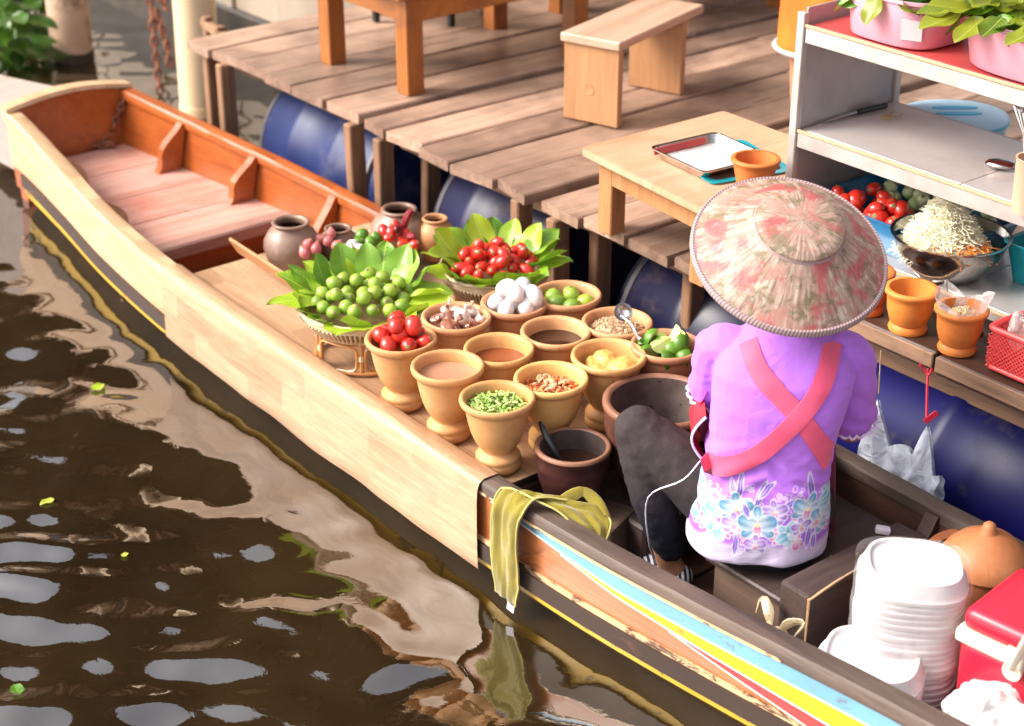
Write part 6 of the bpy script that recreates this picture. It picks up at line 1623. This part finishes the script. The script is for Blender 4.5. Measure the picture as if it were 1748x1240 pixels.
oh = MB(); oh.ell((0, -.005, 1.665*S), (.075, .088, .095), 18, 12); link_mesh('hair', fuse(oh, 'hair', .009, 2), M['hair'], po)
M['orangecloth'] = mat('bright orange cloth', (.82, .16, .008), (.70, .11, .005), scale=5, rough=.7, bump=.3)
og = MB(); og.loft([ering(0, .005, z*S, rx*S, ry*S, 32, 2.2) for z, rx, ry in ((.275, .185, .14), (.28, .188, .143), (.6, .178, .135), (.95, .165, .125), (1.1, .145, .115), (1.3, .172, .12), (1.42, .16, .09), (1.475, .062, .055))])
for s_ in (-1, 1): limb(og, [(s_*.13*S, 0, 1.40*S), (s_*.20*S, 0, 1.12*S)], [.055, .055])
gm = fuse(og, 'orange_dress', .009, 3)
for v, vn in zip(gm.vertices, NRM[gm.name]): v.co += vn*.008*noise.noise(Vector((v.co.x*16, v.co.y*16, v.co.z*4)))
link_mesh('dress', gm, M['orangecloth'], po)
MB().tube([V(.192*S*math.cos(2*PI*j/40), .005+.147*S*math.sin(2*PI*j/40), .278*S) for j in range(40)], .008, 6, closed=True).build('white_hem', M['foam'], po)

# ------------------------------------------------------------------ unseen surroundings added for their mirror image in the canal
M['roofdark'] = wood('dark roof boards', (.10, .065, .045), (.04, .025, .018), 'y', scale=5, rough=.8, bump=.3)
M['bark'] = mat('tree bark', (.12, .085, .06), (.06, .04, .03), scale=12, rough=.9, bump=.5)
def tree(x, y, h, r, label, seed, n=900):
    r_ = random.Random(seed); root = thing('tree', label, 'tree', (x, y, .3), 0, 'trees beyond the market')
    MB().tube(bez([(0, 0, -.5), (.1, .05, h*.3), (-.05, .1, h*.55), (.05, 0, h*.85)], 10), [.22-.017*k for k in range(11)], 9).build('trunk', M['bark'], root)
    mb = MB()
    for k in range(7):
        a = k*.9; mb.tube(bez([(0, 0, h*(.3+.06*k)), (math.cos(a)*r*.4, math.sin(a)*r*.4, h*(.45+.06*k)), (math.cos(a)*r*.8, math.sin(a)*r*.8, h*(.5+.06*k))], 6), [.09, .08, .07, .055, .04, .03, .015], 6)
    mb.build('limbs', M['bark'], root)
    cr = MB(); clumps = []
    for k in range(34):
        a = r_.uniform(0, 6.28); t = r_.random(); rr = r*math.sqrt(r_.random())*(.55+.6*math.sin(PI*min(1, t*.9+.1)))
        clumps.append(V(rr*math.cos(a), rr*math.sin(a), h*(.34+.66*t)))
    for k in range(n*4):
        c_ = clumps[r_.randrange(len(clumps))]; p = c_+V(r_.gauss(0, .34), r_.gauss(0, .34), r_.gauss(0, .28)); s_ = r_.uniform(.07, .15)
        e = Euler((r_.uniform(-1, 1), r_.uniform(-1, 1), r_.uniform(0, 6))).to_matrix().to_4x4()
        cr.add([(-s_*.4, 0, 0), (0, -s_, .02), (s_*.4, 0, 0), (0, s_, -.02)], [(0, 1, 2, 3)], Matrix.Translation(p) @ e)
    tag(cr.build('crown', M['leafdark'], root, smooth=False), kind='stuff')
tree(-13.5, 5.2, 5.0, 2.1, 'leafy tree at the far bend of the canal', 4)
tree(-8.2, 9.5, 5.2, 2.0, 'leafy tree standing behind the riverside houses', 5)
# unseen tan houses, added and raised to keep sky out of the reflections
M['housew'] = wood('tan house boards', (.52, .33, .20), (.26, .15, .09), 'x', scale=4, rough=.7, bump=.3, dirt=(.13, .08, .055), dlo=.5, dhi=.85, vary=.35)
M['tin'] = mat('rusty tin roof', (.13, .075, .05), (.07, .04, .028), scale=6, rough=.7, dirt=(.20, .14, .11), dlo=.55, dhi=.8)
M['darkroom'] = mat('dark shuttered opening', (.03, .02, .015), (.015, .01, .008), rough=.6)
def house(x0, x1, y, h, label, nwin):
    root = thing('unseen_house', label, 'house', ((x0+x1)/2, y, .55), 0, 'unseen houses mirrored in the canal'); w_ = x1-x0
    n = int(h/.22)
    for k in range(n): MB().box((0, 0, .11+.22*k), (w_, .05, .212), (.05, 0, 0), bev=.003).build('wall_board', M['housew'], root, smooth=False)
    for s_ in (-1, 1): MB().box((s_*(w_/2-.03), 1.4, h/2), (.05, 2.7, h), bev=.004).build('side_wall', M['housew'], root, smooth=False)
    for k in range(nwin):
        x = -w_/2+w_*(k+.5)/nwin; f = MB().box((x, -.04, h*.52), (.62, .05, h*.52), bev=.004).build('window', M['postw'], root, smooth=False)
        MB().box((x, -.068, h*.52), (.52, .012, h*.52-.1), bev=.002).build('opening', M['darkroom'], f, smooth=False)
    r_ = MB(); r_.box((0, 1.5, h+1.1), (w_+.3, 4.9, .04), (.52, 0, 0), bev=.004); r_.build('roof', M['tin'], root, smooth=False)
    for s_ in (-1, 0, 1): MB().box((s_*(w_/2-.1), -.45, h/2-.2), (.07, .07, h+.3), bev=.004).build('veranda_post', M['postw'], root, smooth=False)
house(-6.6, -3.3, 2.9, 4.6, 'unseen tan boarded house raised for its reflection, beside the added roof', 3)
house(-10.9, -7.2, 2.9, 4.9, 'larger unseen tan boarded house farther along, raised for its reflection', 3)
house(-15.6, -11.8, 3.6, 4.4, 'third unseen tan boarded house at the bend, added for its reflection', 3)
# unseen roof added to block sky above the dock and darken reflections
mh = thing('sky_blocking_roof', 'unseen dark boarded roof added over the dock to keep out sky', 'roof', (-.3, 3.9, .5))
for (x, y) in ((-2.35, -1.5), (-2.35, 1.4), (2.6, -1.5), (2.6, 1.4)): MB().box((x, y, 1.1), (.11, .11, 2.2), bev=.006).build('post', M['postw'], mh, smooth=False)
for k in range(18): MB().box((-2.7+.33*k, -.1, 2.35+.0), (.325, 3.9, .02), (.16, 0, 0), bev=.002).build('roof_board', M['roofdark'], mh, smooth=False)
for y in (-1.5, -.1, 1.4): MB().box((0.05, y, 2.25+y*.16), (5.9, .07, .11), bev=.004).build('beam', M['postw'], mh, smooth=False)
# unseen awning, added with high eaves to hide sky from the water
aw = thing('sky_blocking_awning', 'unseen tall awning added to darken the canal reflection', 'awning', (-7.6, 1.7, .5))
for k in range(9): MB().box((-4.6+1.15*k, 0, 3.72), (1.13, 2.5, .03), (.06, 0, 0), bev=.003).build('roof_panel', M['roofdark'], aw, smooth=False)
for k in range(5):
    MB().box((-4.7+2.35*k, 1.0, 1.82), (.10, .10, 3.7), bev=.005).build('post', M['postw'], aw, smooth=False)
    MB().box((-4.7+2.35*k, 0, 3.62), (.07, 2.4, .10), (.10, 0, 0), bev=.004).build('rafter', M['postw'], aw, smooth=False)
bpy.data.scenes.remove(TMP)
